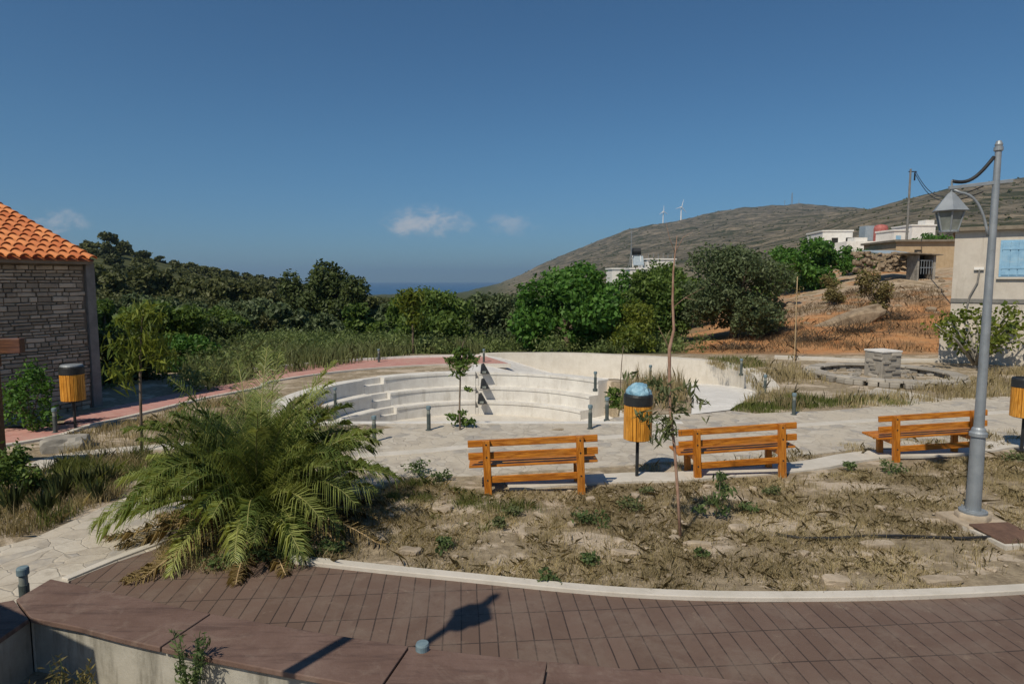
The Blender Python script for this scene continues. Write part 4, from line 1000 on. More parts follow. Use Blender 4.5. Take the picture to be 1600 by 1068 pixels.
place_tree('carob_tree', 886, 30, 192, 412, 'lf_bright', 17000, .22, 'bright green dense broadleaf tree behind the amphitheatre, nearest of the middle trees', seed=2, nb=26, low=.02, trunk_r=.14, jag=.30, aspect=.62)
place_tree('broadleaf_tree', 1012, 36, 150, 418, 'lf_mid', 14000, .24, 'mid green tree partly hidden behind the tall sapling', seed=3, nb=16, low=.05, jag=.32)
place_tree('broadleaf_tree', 1046, 46, 130, 414, 'lf_mid', 8000, .28, 'green tree hiding the long white valley house behind the sapling', seed=203, nb=18, low=.0)
place_tree('broadleaf_tree', 975, 52, 75, 424, 'lf_bright', 4500, .30, 'bright green tree below the white cube house', seed=204, nb=12, low=.0)
place_tree('shrub', 990, 28.4, 105, 474, 'lf_yel', 4500, .16, 'yellow green low bush at the foot of the bright broadleaf tree', cat='shrub', seed=4, nb=12, low=0, trunk_r=.05)
place_tree('olive_tree', 1147, 34, 200, 384, 'lf_olive', 24000, .21, 'large dark grey green olive tree above the orange bank', seed=5, nb=26, low=.06, jag=.31, aspect=.4, trunk_r=.2)
place_tree('broadleaf_tree', 668, 33, 150, 442, 'lf_mid', 13000, .22, 'rounded green tree in the centre behind the red path', seed=6, nb=22, low=.0, jag=.30)
place_tree('olive_tree', 770, 36, 110, 458, 'lf_olive', 10000, .22, 'pale grey green olive tree right of the rounded green tree', seed=7, nb=16, low=.0)
place_tree('oak_tree', 528, 60, 130, 409, 'lf_dark', 12000, .40, 'tall near black evergreen oak standing above the valley scrub', seed=8, nb=22, low=.0, trunk_r=.3, jag=.30)
place_tree('oak_tree', 470, 66, 80, 428, 'lf_dark', 3600, .38, 'smaller dark evergreen oak touching the left of the tall one', seed=9, nb=14, low=.0, trunk_r=.2)
place_tree('broadleaf_tree', 250, 23.5, 175, 468, 'lf_mid', 12000, .19, 'dense green tree behind the young drooping tree by the stone house', seed=10, nb=24, low=.02, jag=.30)
place_tree('broadleaf_tree', 330, 27.5, 120, 488, 'lf_dark', 5000, .18, 'dark bushy tree beside the red path behind the palm', seed=11, nb=16, low=.0)
place_tree('broadleaf_tree', 1262, 58, 135, 370, 'lf_bright', 8000, .36, 'wide green tree below the white house on the slope', seed=13, nb=18, low=.0, jag=.30)
place_tree('broadleaf_tree', 1210, 48, 70, 408, 'lf_mid', 2600, .26, 'mid green tree left of the wide green tree below the white house', seed=14, nb=12, low=.0)
for i, (u, vt, wpx) in enumerate(((1322, 384, 50), (1350, 380, 46), (1378, 378, 40))):
    place_tree('shrub', u, 62, wpx, vt, 'lf_bright', 1100, .3, ['low green shrub under the white house, leftmost of three along the wall', 'low green shrub in the middle of three along the white yard wall', 'low green shrub nearest the red tank of three along the wall'][i], cat='shrub', group='shrubs along the white yard wall', seed=20+i, nb=8, low=0, trunk_r=.05)
place_tree('shrub', 1450, 76, 70, 358, 'lf_bright', 1500, .34, 'green creeper hedge above the ochre building roof', cat='shrub', seed=24, nb=10, low=0, trunk_r=.05)
place_tree('shrub', 1365, 38, 70, 416, 'lf_dry', 2600, .16, 'dry yellowish shrub growing on the rubble slope', cat='shrub', seed=25, nb=12, low=.0, trunk_r=.04, shell=.2)
place_tree('shrub', 1300, 44, 50, 428, 'lf_dry', 1300, .18, 'pale dry shrub at the top left of the rubble slope', cat='shrub', seed=26, nb=8, low=.0, trunk_r=.04, shell=.2)
for i, (u, y, wpx, vt, mt, lab) in enumerate(((180, 78, 90, 428, 'lf_wood', 0), (235, 90, 80, 420, 'lf_wood', 0), (300, 84, 90, 436, 'lf_wood', 0), (365, 80, 95, 436, 'lf_wood', 0), (420, 74, 80, 446, 'lf_wood', 0), (200, 60, 85, 458, 'lf_olive', 1), (285, 55, 90, 462, 'lf_olive', 1), (385, 58, 95, 466, 'lf_olive', 1), (450, 50, 75, 474, 'lf_olive', 1), (345, 46, 80, 482, 'lf_mid', 1), (560, 46, 80, 476, 'lf_mid', 1), (610, 52, 70, 474, 'lf_olive', 1), (735, 60, 60, 462, 'lf_olive', 1), (800, 70, 60, 462, 'lf_olive', 1), (580, 70, 60, 462, 'lf_wood', 0), (160, 42, 70, 470, 'lf_mid', 1), (505, 42, 70, 490, 'lf_olive', 1), (830, 50, 60, 462, 'lf_olive', 1), (130, 95, 80, 410, 'lf_wood', 0))):
    place_tree('valley_tree', u, y, wpx, vt, mt, 4200, .013*y*.62, ['dark scrubby tree of the valley belt below the wooded hillside', 'grey green tree of the valley belt behind the amphitheatre'][lab], group=['dark scrubby trees of the valley belt', 'grey green trees of the valley belt'][lab], seed=40+i, nb=14, low=0.0, trunk_r=.14)

# far woods: one mass
def woods():
    rng = np.random.default_rng(77); VV = []; TT = []; tries = 0; n = 0
    while n < 1150 and tries < 16000:
        tries += 1; u = rng.uniform(-260, 1010); y = math.exp(rng.uniform(math.log(62), math.log(330)))
        if u > 520 and y < 90: continue
        x = (u-800)*y/1000; g = hz(x, y); H = rng.uniform(1.7, 3.7)*(1.0 if u < 480 else .85); top = g+H
        v = 438-1000*(top-3)/y
        if 560 < u < 790 and v < 459: continue
        if u > 790 and v < 438-(u-790)*.12: continue
        b = crown_blobs(H*rng.uniform(.6, 1.0), H*.5, 7, rng, H*.48, 1.0, .42)
        V, T = leaves(340 if y > 110 else 600, b, .0095*y*.46, .6, .3, rng=rng, var=.4)
        T = np.clip(T+rng.normal()*.22, 0, 1); V[:, :3] += (x, y, g-.2); VV.append(V); TT.append(T); n += 1
    o = np_mesh('woods', np.vstack(VV), np.concatenate(TT), M['lf_wood'], 4, None, 'stuff'); tag(o, 'dense dark scrub woodland covering the far hillside and valley', 'woods')
woods()
place_tree('shrub', 192, 19.2, 120, 512, 'lf_dark', 5000, .13, 'dark dense shrub right of the stone house corner, behind the red path', cat='shrub', seed=301, nb=16, low=0, trunk_r=.05)
place_tree('shrub', 283, 21.5, 110, 520, 'lf_bright', 4500, .14, 'bright green dense shrub behind the red path, right of the drooping young tree', cat='shrub', seed=302, nb=14, low=0, trunk_r=.05)
for i, (u, v, sx_, sy_, lab) in enumerate(((1306, 908, .17, .10, 'oval pale flat stone near the kerb'), (1370, 852, .24, .10, 'broad pale flat stone just below the hose'), (1152, 826, .13, .10, 'pale flat stone beside the small leafy sapling'), (640, 862, .16, .09, 'pale flat stone in the dry bed right of the palm'), (1470, 908, .24, .09, 'long pale flat stone near the kerb, right of the oval one'), (975, 866, .18, .06, 'thin pale stone left of the tall sapling foot'), (1090, 852, .2, .05, 'narrow pale stone sliver right of the tall sapling foot'), (690, 797, .15, .08, 'small pale flat stone left of the first bench'))):
    p = G(u, v); o = MB().rock((0, 0, 0), (sx_, sy_, .05), rr.uniform(-.3, .3), 400+i, 3).build('flat_stone', M['rockmat'], loc=(p.x, p.y, .012)); tag(o, lab, 'stone')
place_tree('oak_tree', 182, 215, 52, 361, 'lf_wood', 1500, 1.1, 'clump of taller trees rising from the wooded hill skyline', seed=90, nb=10, low=0.0)
def hill_scrub():
    rng = np.random.default_rng(5); VV = []; TT = []
    for k in range(2400):
        u = rng.uniform(780, 1750); y = math.exp(rng.uniform(math.log(170), math.log(2300)))
        x = (u-800)*y/1000; g = hz(x, y); s = rng.uniform(.5, 1.3)*(1+y/1800)
        V, T = leaves(9, [(x, y, g+s*.25, s, s, s*.6)], s*1.3, .8, .3, rng=rng)
        VV.append(V); TT.append(T)
    o = np_mesh('hill_scrub', np.vstack(VV), np.concatenate(TT), M['lf_wood'], 4, None, 'stuff'); tag(o, 'low dark scrub dotted over the dry distant hill', 'scrub')
hill_scrub()

def blades(n, pts_fn, hmin, hmax, w, lean=.35, rng=RNG, segs=1, base_tint=None):
    P = pts_fn(n); n = len(P); h = rng.uniform(hmin, hmax, n)*rng.uniform(.6, 1.1, n); a = rng.uniform(0, 6.283, n); l = np.abs(rng.normal(size=n))*lean*h
    dx = np.cos(a)*l; dy = np.sin(a)*l; q = rng.uniform(0, 6.283, n); wx = np.cos(q)*w*.5; wy = np.sin(q)*w*.5
    Z = P[:, 2]
    b0 = np.stack([P[:, 0]-wx, P[:, 1]-wy, Z-.02], 1); b1 = np.stack([P[:, 0]+wx, P[:, 1]+wy, Z-.02], 1)
    m1 = np.stack([P[:, 0]+wx*.8+dx*.35, P[:, 1]+wy*.8+dy*.35, Z+h*.6], 1); tp = np.stack([P[:, 0]+dx, P[:, 1]+dy, Z+h], 1); m0 = np.stack([P[:, 0]-wx*.8+dx*.35, P[:, 1]-wy*.8+dy*.35, Z+h*.6], 1)
    V = np.stack([b0, b1, m1, tp, m0], 1).reshape(-1, 3); T = np.clip(rng.normal(.42, .22, n)+.3*np.sin(P[:, 0]*1.7+np.sin(P[:, 1]*2.3)*1.5)*np.sin(P[:, 1]*2.1+1), 0, 1)
    return V, np.repeat(T, 5)
def scatter(poly, tufts, rad, rng, thr=None, sc=.95):
    X = np.array([p[0] for p in poly]); Y = np.array([p[1] for p in poly])
    def fn(n):
        m = max(1, n//tufts); cx = []; cy = []
        while len(cx) < m:
            x = rng.uniform(X.min(), X.max(), m*2); y = rng.uniform(Y.min(), Y.max(), m*2); ok = inside(poly, x, y)
            for a, b in zip(x[ok], y[ok]):
                if thr is not None and noise.noise(Vector((a*sc, b*sc*1.3, 3.3)))+.5*noise.noise(Vector((a*3, b*3, 1))) < thr: continue
                cx.append(a); cy.append(b)
        cx = np.repeat(np.array(cx[:m]), tufts); cy = np.repeat(np.array(cy[:m]), tufts)
        x = cx+rng.normal(size=len(cx))*rad; y = cy+rng.normal(size=len(cx))*rad
        ok = inside(poly, x, y); x = x[ok]; y = y[ok]
        return np.stack([x, y, height(x, y, False)], 1)
    return fn
GARDEN = px([(452, 878), (520, 884), (700, 902), (1000, 929), (1300, 935), (1600, 923), (1800, 905), (1800, 712), (1600, 708), (1380, 728), (1240, 745), (1000, 755), (900, 765), (760, 770), (640, 748), (590, 748), (540, 800), (500, 860)])
V1, T1 = blades(100000, scatter(GARDEN, 22, .10, RNG, -.08, 1.25), .02, .085, .0045, 1.6)
V2, T2 = blades(8000, scatter(GARDEN, 12, .045, RNG, .12, 1.4), .05, .17, .004, .7)
o = np_mesh('dry_grass', np.vstack([V1, V2]), np.concatenate([T1, T2]), M['straw'], 5, None, 'stuff'); tag(o, 'dry straw coloured grass covering the garden bed', 'grass')
BK = px([(1190, 616), (1160, 630), (1230, 640), (1420, 636), (1480, 626), (1400, 600), (1190, 600), (1100, 566), (1250, 572), (1300, 600), (1500, 600), (1560, 575), (1800, 580), (1800, 612), (1480, 626), (1400, 618), (1300, 622), (1200, 612), (1180, 590), (1130, 570)])
V3, T3 = blades(12000, scatter(BK, 22, .12, RNG, -.2), .08, .38, .012, .4)
BK2 = px([(80, 735), (130, 712), (60, 706), (110, 682), (220, 655), (310, 632), (420, 612), (520, 640), (540, 700), (330, 690), (230, 700)])
V4, T4 = blades(9000, scatter(BK2, 22, .10, RNG, -.15), .05, .25, .009, .5)
BK3 = px([(965, 646), (978, 600), (1066, 602), (1078, 622), (1076, 642)])
V5, T5 = blades(2600, scatter(BK3, 16, .07, RNG), .15, .75, .010, .25)
BK4 = px([(-40, 745), (60, 738), (110, 722), (180, 716), (240, 708), (225, 745), (190, 775), (120, 805), (60, 832), (-40, 845)])
V7, T7 = blades(7000, scatter(BK4, 20, .08, RNG, -.25), .05, .26, .007, .6); V4 = np.vstack([V4, V7]); T4 = np.concatenate([T4, T7])
BK6 = px([(1230, 700), (1340, 692), (1480, 680), (1640, 668), (1640, 690), (1540, 704), (1380, 704), (1250, 722), (1060, 738), (1000, 742), (980, 728), (1100, 722)])
V8, T8 = blades(3800, scatter(BK6, 16, .07, RNG, .02, 1.2), .03, .16, .006, .8)
BK7 = px([(235, 868), (300, 832), (420, 850), (520, 862), (520, 884), (440, 876), (400, 890), (330, 900), (250, 890)])
V9, T9 = blades(3500, scatter(BK7, 16, .06, RNG, -.1, 1.6), .03, .16, .006, 1.0)
V5 = np.vstack([V5, V8, V9]); T5 = np.concatenate([T5, T8, T9])
o = np_mesh('dry_grass', np.vstack([V3, V4, V5]), np.concatenate([T3, T4, T5]), M['straw'], 5, None, 'stuff'); tag(o, 'dry tufty grass round the fountain, beds and far path', 'grass')
BKS = [((u-800)*y/1000, y) for u, y in ((1060, 27.2), (1200, 26.8), (1470, 26.8), (1490, 34), (1470, 46), (1330, 50), (1215, 44), (1190, 35), (1090, 30))]
V6, T6 = blades(15000, scatter(BKS, 12, .5, RNG, -.05, .42), .06, .36, .016, .9)
o = np_mesh('dry_brush', V6, T6, foliage('brown dry stems', (.085, .055, .032), (.30, .21, .115), .15, .8), 5, None, 'stuff'); tag(o, 'brown dry stems and thistles all over the orange bank', 'dry brush')
GS = px([(1140, 642), (1180, 618), (1230, 614), (1330, 622), (1400, 622), (1440, 632), (1300, 640), (1200, 646)])
V, T = blades(6000, scatter(GS, 14, .10, RNG, .02, 1.6), .04, .20, .010, .5)
GS2 = px([(1100, 562), (1170, 560), (1200, 572), (1160, 580)])
Vb, Tb = blades(1500, scatter(GS2, 20, .12, RNG, -.4), .08, .3, .014, .4)
Vc, Tc = blades(4500, scatter(BK4, 22, .09, RNG, .02, 1.3), .08, .32, .008, .5)
GS3 = px([(235, 720), (300, 700), (360, 690), (330, 740), (270, 770), (215, 790)])
Vd, Td = blades(3000, scatter(GS3, 20, .09, RNG, -.1), .06, .3, .008, .5)
GS4 = px([(560, 752), (640, 745), (760, 775), (860, 768), (880, 800), (760, 830), (620, 800)])
Ve, Te = blades(3500, scatter(GS4, 26, .06, RNG, .12, 1.6), .03, .14, .005, .7)
o = np_mesh('green_grass', np.vstack([V, Vb, Vc, Vd, Ve]), np.concatenate([T, Tb, Tc, Td, Te]), M['lawn'], 5, None, 'stuff'); tag(o, 'patchy green grass and weeds behind the benches and in the left bed', 'grass')
RD = px([(330, 606), (420, 588), (500, 576), (640, 557), (700, 553), (760, 551), (740, 546), (560, 548), (420, 550), (330, 556), (280, 590)])
V, T = blades(9000, scatter(RD, 18, .30, RNG, -.05, .5), .25, .80, .026, .5)
o = np_mesh('reeds', V, T, M['reed'], 5, None, 'stuff'); tag(o, 'grey green reeds and tall grass beyond the red path', 'reeds')
US = px([(150, 640), (330, 606), (420, 586), (640, 556), (900, 552), (1070, 558), (1100, 553), (900, 548), (600, 548), (400, 549), (160, 556)])
Vu = []; Tu = []
rng = np.random.default_rng(31); X = np.array([p[0] for p in US]); Y = np.array([p[1] for p in US]); c = 0
while c < 420:
    x = rng.uniform(-20, 8); y = rng.uniform(17, 46)
    if c > 240:
        y = rng.uniform(26.5, 36); x = rng.uniform(-.55, -.06)*y
    elif y < 26.5 and not inside(US, np.array([x]), np.array([y]))[0]: continue
    if math.hypot(x-AC.x, y-AC.y) < 10.6 and x > -7.5: continue
    if abs(x/y) > .8 or (y < 25 and x > -8.2): continue
    s = rng.uniform(.35, 1.0); g = hz(x, y); V, T = leaves(260, [(x, y, g+s*.35, s, s, s*.6), (x+s*.5, y, g+s*.6, s*.6, s*.6, s*.6)], .15, .38, .2, rng=rng, droop=-.5); Vu.append(V); Tu.append(np.clip(T+rng.normal()*.2, 0, 1)); c += 1
o = np_mesh('undergrowth', np.vstack(Vu), np.concatenate(Tu), M['lf_under'], 4, None, 'stuff'); tag(o, 'tangled green undergrowth between the trees beyond the paths', 'undergrowth')

# pebbles
mb = MB(); rr = random.Random(77); GX = [p[0] for p in GARDEN]; GY = [p[1] for p in GARDEN]; k = 0
while k < 420:
    x, y = rr.uniform(min(GX), max(GX)), rr.uniform(min(GY), max(GY))
    if not inside(GARDEN, np.array([x]), np.array([y]))[0]: continue
    q = rr.uniform(.012, .035)*(1 if k % 9 else 2.2); mb.rock((x, y, q*.1), (q*1.3, q, q*.7), rr.uniform(0, 6), k, 1); k += 1
o = mb.build('pebbles', M['rockmat'], kind='stuff'); tag(o, 'small pale stones littering the dry garden bed', 'pebbles')
# palm
pc = G(408, 818); palm = empty('palm_shrub', (pc.x, pc.y, 0), 0, 'big bushy trunkless palm arching over the corner of the brown path', 'palm')
def frond(mb_r, VV, TT, az, el, L, curl, tintb, rng, lf=.34):
    pts = []; p = Vector((math.cos(az)*.08, math.sin(az)*.08, .12)); e = el
    n = 22; hd = Vector((math.cos(az), math.sin(az), 0)); side = Vector((-math.sin(az), math.cos(az), 0)); tw = rng.normal()*.25
    for i in range(n+1):
        pts.append(p.copy()); d = hd*math.cos(e)+Vector((0, 0, math.sin(e))); p = p+d*(L/n)+side*tw*(L/n)*(i/n)*.6
        e -= curl*(.35+1.3*i/n)/n
        if p.z < .04: p.z = .04
    mb_r.tube(pts[::2], [.016*(1-.85*i/(len(pts[::2])-1))+.002 for i in range(len(pts[::2]))], 5)
    for i in range(2, n+1):
        for s in range(4):
            f_ = (i-1+s/4)/n; k = min(int(f_*n), n-1); q = pts[k].lerp(pts[k+1], f_*n-k); t_ = (pts[k+1]-pts[k]).normalized(); sd = t_.cross(Vector((0, 0, 1))); sd = sd.normalized() if sd.length > .05 else side; upv = sd.cross(t_).normalized()
            ll = lf*math.sin(math.pi*min(1, .12+.86*f_))**.6*rng.uniform(.8, 1.15)
            for sg in (-1, 1):
                dd = (sd*sg*rng.uniform(.7, 1)+t_*(.55+.5*f_)+upv*rng.uniform(-.1, .75)).normalized(); drop = Vector((0, 0, -.17*ll/.3*rng.uniform(.0, 1.8)))
                mid = q+dd*ll*.5+upv*.01; tip = q+dd*ll+drop; wv = t_*.0048
                VV += [q-wv, q+wv, mid+wv*1.2, tip, mid-wv*1.2]; TT += [float(np.clip(tintb+rng.normal()*.12, 0, 1))]*5
rng = np.random.default_rng(11); VV = []; TT = []; mr = MB()
NF = 104
for k in range(NF):
    g = k/NF; az = k*2.39996+rng.uniform(-.4, .4); el = math.radians(89-56*g)+rng.uniform(-.16, .16); L = rng.uniform(1.3, 1.92)*(1 if g > .15 else .92)
    frond(mr, VV, TT, az, el, L, rng.uniform(.8, 1.75), rng.choice([.15, .3, .45, .75], p=[.3, .35, .25, .1]), rng, .36)
for az, el, L_, tb in ((1.3, 84, 2.1, .4), (2.4, 80, 2.05, .3), (.5, 78, 2.1, .45), (1.9, 88, 2.15, .5), (3.3, 76, 2.0, .3), (-1.4, 38, 1.75, .95), (-1.9, 30, 1.6, .9), (-1.1, 34, 1.7, .9)):
    frond(mr, VV, TT, az, math.radians(el), L_, .75 if el > 60 else 1.7, tb, rng, .34)
np_mesh('fronds', np.array([tuple(v) for v in VV]), np.array(TT), M['palm'], 5, palm)
mr.build('frond_stalks', simple('palm stalk', (.16, .17, .05), (.30, .28, .10), 8, .5, .1), palm, smooth=True)
VV = []; TT = []; md = MB()
for k in range(24):
    frond(md, VV, TT, k*2.4+.3, math.radians(rng.uniform(-4, 14)), rng.uniform(1.1, 1.8), rng.uniform(.6, 1.2), .5, rng, .28)
np_mesh('dry_fronds', np.array([tuple(v) for v in VV]), np.array(TT), M['palm_dead'], 5, palm); md.build('dry_stalks', M['bamboo'], palm)
mb = MB(); mb.lathe((0, 0, 0), [(.20, -.1), (.24, .06), (.20, .2), (.1, .32), (.0, .36)], 14); mb.build('stem_base', M['bark'], palm)

# low plants around the palm foot, weeds in the bed
def weed(name, loc, s, mat, nl, label, cat='weed', group=None, seed=1, size=.07, flat=.3):
    rng = np.random.default_rng(seed); b = [(rng.normal()*s*.3, rng.normal()*s*.3, s*rng.uniform(.2, .5), s*.5, s*.5, s*.32) for _ in range(6)]
    V, T = leaves(nl, b, size, .55, .2, rng=rng, flat=flat); V[:, 2] = np.maximum(V[:, 2], .0)
    o = np_mesh(name, V, T, mat, 4, None, None, loc); return tag(o, label, cat, group)
for i, (u, v, s) in enumerate(((355, 884, .26), (408, 872, .30), (455, 868, .22), (505, 866, .20), (470, 850, .25))):
    weed('ground_cover_plant', G(u, v), s, M['weed'], 260, 'small round leaved plant creeping onto the kerb below the palm', 'plant', 'creeping plants at the palm foot', 60+i, .055)
for i, (u, v, s) in enumerate(((800, 803, .20), (688, 858, .20), (920, 818, .28), (985, 795, .24), (922, 880, .16), (860, 912, .16), (1205, 772, .16), (1395, 738, .24), (1130, 765, .16), (780, 822, .15), (1165, 800, .18), (1330, 735, .2), (1590, 720, .25), (650, 742, .3), (690, 750, .22), (1010, 770, .14), (1100, 870, .12))):
    weed('weed', G(u, v), s, M['weed' if i % 3 else 'lf_grey'], int(900*s), 'low green weed growing in the dry grass of the garden bed', 'weed', 'low green weeds in the dry bed', 80+i, .05)
# tall weeds in front of the seat wall
for i, (u, v, h, lab) in enumerate(((300, 1130, .62, 'tall feathery green weed in front of the seat wall'), (110, 1150, .42, 'small yellowish weed in the shade of the seat wall'))):
    p = G(u, v); rng = np.random.default_rng(i+3); r = empty('tall_weed', (p.x, p.y, 0), 0, lab, 'weed'); mb = MB(); bl_ = []
    for k in range(9):
        a = rng.uniform(0, 6.28); d = rng.uniform(.03, .22); e = (math.cos(a)*d, math.sin(a)*d, h*rng.uniform(.7, 1.1)); mb.tube([(0, 0, 0), (e[0]*.4, e[1]*.4, e[2]*.55), e], [.006, .004, .002], 5)
        for j in range(7):
            f_ = .25+.75*j/6; bl_.append((e[0]*f_, e[1]*f_, e[2]*f_, .05, .05, .04))
    mb.build('stems', M['weed'], r); V, T = leaves(500, bl_, .06, .22, .1, rng=rng); np_mesh('leaves', V, T, M['weed' if i == 0 else 'lf_dry'], 4, r)
# spiky plants at left
for i, (u, v, h) in enumerate(((52, 778, .34), (92, 786, .40), (135, 768, .40), (165, 760, .34), (22, 800, .40), (70, 806, .36), (112, 770, .36), (150, 782, .30))):
    p = G(u, v); rng = np.random.default_rng(120+i); Vs = []; Ts = []
    for k in range(46):
        a = rng.uniform(0, 6.283); l = rng.uniform(.05, .42)*h; hh = h*rng.uniform(.6, 1.1); q = a+1.57; w_ = .016; b0 = Vector((math.cos(a)*.05, math.sin(a)*.05, 0))
        wv = Vector((math.cos(q), math.sin(q), 0))*w_; m_ = b0+Vector((math.cos(a)*l*.4, math.sin(a)*l*.4, hh*.6)); tp = b0+Vector((math.cos(a)*l, math.sin(a)*l, hh))
        Vs += [b0-wv, b0+wv, m_+wv*.7, tp, m_-wv*.7]; Ts += [float(rng.uniform(0, 1))**1.5]*5
    o = np_mesh('spiky_plant', np.array([tuple(x) for x in Vs]), np.array(Ts), M['yucca'], 5, None, None, (p.x, p.y, 0)); tag(o, 'dark upright sword leaved plant in the left bed near the pergola', 'plant', 'sword leaved plants of the left bed')
place_tree('shrub', 35, 12.6, 90, 560, 'lf_bright', 1900, .085, 'light green leafy bush in front of the stone house, beside the pergola', cat='shrub', seed=33, nb=12, low=.02, trunk_r=.03, shell=.2)
place_tree('shrub', -10, 8.6, 110, 700, 'lf_mid', 1800, .07, 'dark low bush at the left edge below the pergola', cat='shrub', seed=34, nb=12, low=.0, trunk_r=.03, shell=.2)
o = MB().rock((0, 0, .05), (.42, .34, .24), .4, 3, 3).build('boulder', M['rockgrey'], loc=(*G(103, 700)[:2], 0)); tag(o, 'grey boulder on the grass below the small bin', 'boulder')

# saplings
def sapling(name, base, pts, rads, label, clusters, mat, n, size, aspect=.3, droop=1.2, bark='bark', branches=(), cat='young tree', stake=None, group=None, seed=1):
    rng = np.random.default_rng(seed); r = empty(name, base, 0, label, cat, group); b0 = Vector(base)
    mb = MB(); mb.tube([Vector(p)-b0 for p in pts], rads, 8)
    for br in branches: mb.tube([Vector(p)-b0 for p in br], [rads[-1]*1.2*(1-.7*i/(len(br)-1)) for i in range(len(br))], 6)
    mb.build('trunk', M[bark], r, smooth=True)
    bl_ = [(*(Vector(c[:3])-b0), c[3], c[3], c[3]*c[4]) for c in clusters]
    V, T = leaves(n, bl_, size, aspect, .15, rng=rng, droop=droop, out=.2); V[:, 2] = np.maximum(V[:, 2], .02)
    np_mesh('leaves', V, T, M[mat], 4, r)
    if stake is not None: MB().tube([Vector(p)-b0 for p in stake], .018, 7).build('stake', M['bamboo'], r)
    return r
def L(y, *uv): return [D(u, v, y) for u, v in uv]
y = G(1063, 836).y
sapling('sapling', G(1063, 836), [G(1063, 840)]+L(y, (1059, 770), (1054, 700), (1047, 640), (1046, 590), (1046, 545), (1053, 515), (1051, 470), (1052, 425), (1055, 395), (1058, 368)), [.019, .018, .017, .016, .018, .021, .016, .014, .011, .007, .003],
        'tall slim sapling with bare pinkish upper trunk, standing before the second bench', [(*D(u, v, y), r_, zz) for u, v, r_, zz in ((985, 585, .10, .6), (1040, 615, .16, 1), (1020, 598, .13, .8), (1075, 605, .12, .8), (1015, 655, .13, .9), (1042, 668, .17, 1.1), (1000, 650, .10, .7), (1088, 628, .12, .6), (1100, 630, .07, .6), (1060, 640, .12, 1), (1025, 690, .10, .8), (1108, 655, .08, .5))], 'lf_grey', 380, .125, .22, 1.6, 'bark_pink',
        [L(y, (1052, 480), (1070, 465), (1102, 448)), L(y, (1070, 465), (1090, 470)), L(y, (1046, 548), (1036, 525), (1028, 508)), L(y, (1046, 548), (1040, 530), (1047, 515)), L(y, (1055, 395), (1046, 372), (1040, 345)), L(y, (1056, 392), (1068, 370), (1082, 362)), L(y, (1047, 640), (1070, 625), (1100, 630)), L(y, (1047, 640), (1020, 640), (1000, 645))], seed=3)
y = 12.9
sapling('sapling', G(719, 671), [G(719, 672)]+L(y, (718, 640), (719, 600), (719, 570), (721, 545), (724, 532)), [.020, .018, .016, .014, .010, .005],
        'young tree with dark palmate leaf whorls in front of the seating steps', [(*D(u, v, y), r_, zz) for u, v, r_, zz in ((720, 566, .27, .6), (704, 562, .15, .6), (738, 562, .16, .7), (722, 550, .18, .8), (718, 582, .2, .45), (732, 608, .13, .5), (716, 656, .16, .6), (733, 658, .17, .6), (706, 650, .14, .4), (722, 645, .13, .5))], 'lf_mid', 620, .12, .42, .7, 'bark',
        [L(y, (721, 545), (727, 530), (730, 522)), L(y, (720, 545), (718, 528))], seed=5)
y = G(222, 702).y
sapling('sapling', G(222, 702), [G(222, 704)]+L(y, (220, 640), (219, 590), (220, 540), (222, 500), (226, 478)), [.026, .024, .022, .018, .012, .005],
        'young tree with yellow green drooping leaves beside the stone house corner', [(*D(u, v, y), r_, zz) for u, v, r_, zz in ((205, 500, .26, .8), (225, 490, .28, .9), (185, 540, .30, .9), (205, 560, .34, 1.0), (245, 540, .30, .9), (180, 580, .22, .9), (240, 500, .24, .8), (225, 530, .32, .8), (255, 565, .22, .9), (200, 600, .2, .8))], 'lf_yel', 700, .24, .16, 2.2, 'bark', seed=6)
y = 26.3
sapling('sapling', (*G(646, 556)[:2], 0), [D(646, 556, y)]+L(y, (645, 530), (645, 500), (644, 470), (643, 455)), [.05, .045, .04, .03, .01],
        'sapling with bright yellow green leaves in front of the rounded green tree', [(*D(u, v, y), r_, zz) for u, v, r_, zz in ((632, 468, .45, .9), (648, 465, .45, 1), (640, 485, .4, .8), (650, 500, .4, 1.1), (638, 458, .3, .7))], 'lf_yel', 700, .25, .35, 1.2, 'bark', seed=7)
y = 14.9
sapling('sapling', (*G(968, 648)[:2], 0), [D(967, 649, y)]+L(y, (969, 610), (971, 570), (974, 540)), [.014, .012, .010, .005],
        'bare thin sapling with a dark green bush at its foot, left of the bin', [(*D(u, v, y), r_, zz) for u, v, r_, zz in ((968, 630, .28, .8), (955, 622, .18, .6), (960, 612, .2, .5), (980, 625, .18, .8), (952, 640, .12, .6))], 'lf_mid', 420, .15, .4, .8, 'bark', seed=8)
y = 24.2
sapling('sapling', (*G(1243, 566)[:2], 0), [D(1244, 570, y)]+L(y, (1244, 520), (1245, 470), (1246, 436)), [.022, .018, .014, .006], 'thin leafless sapling tied to a cane, left of the fountain', [(*D(1245, 455, y), .3, 1.2), (*D(1250, 500, y), .22, 1.0), (*D(1240, 556, y), .22, .6)], 'lf_dry', 70, .12, .3, 1, 'bark', stake=[D(1241, 570, y), D(1246, 432, y)], seed=9)
y = 7.9
sapling('sapling', (*G(1118, 806)[:2], 0), [G(1118, 808), *L(y, (1122, 780), (1126, 750))], [.010, .008, .004], 'small leafy sapling right of the tall slim one in the dry bed', [(*D(u, v, y), r_, .7) for u, v, r_ in ((1126, 745, .10), (1135, 770, .12), (1112, 780, .12), (1095, 795, .10), (1128, 795, .12))], 'weed', 190, .10, .3, .8, 'bark', seed=12)
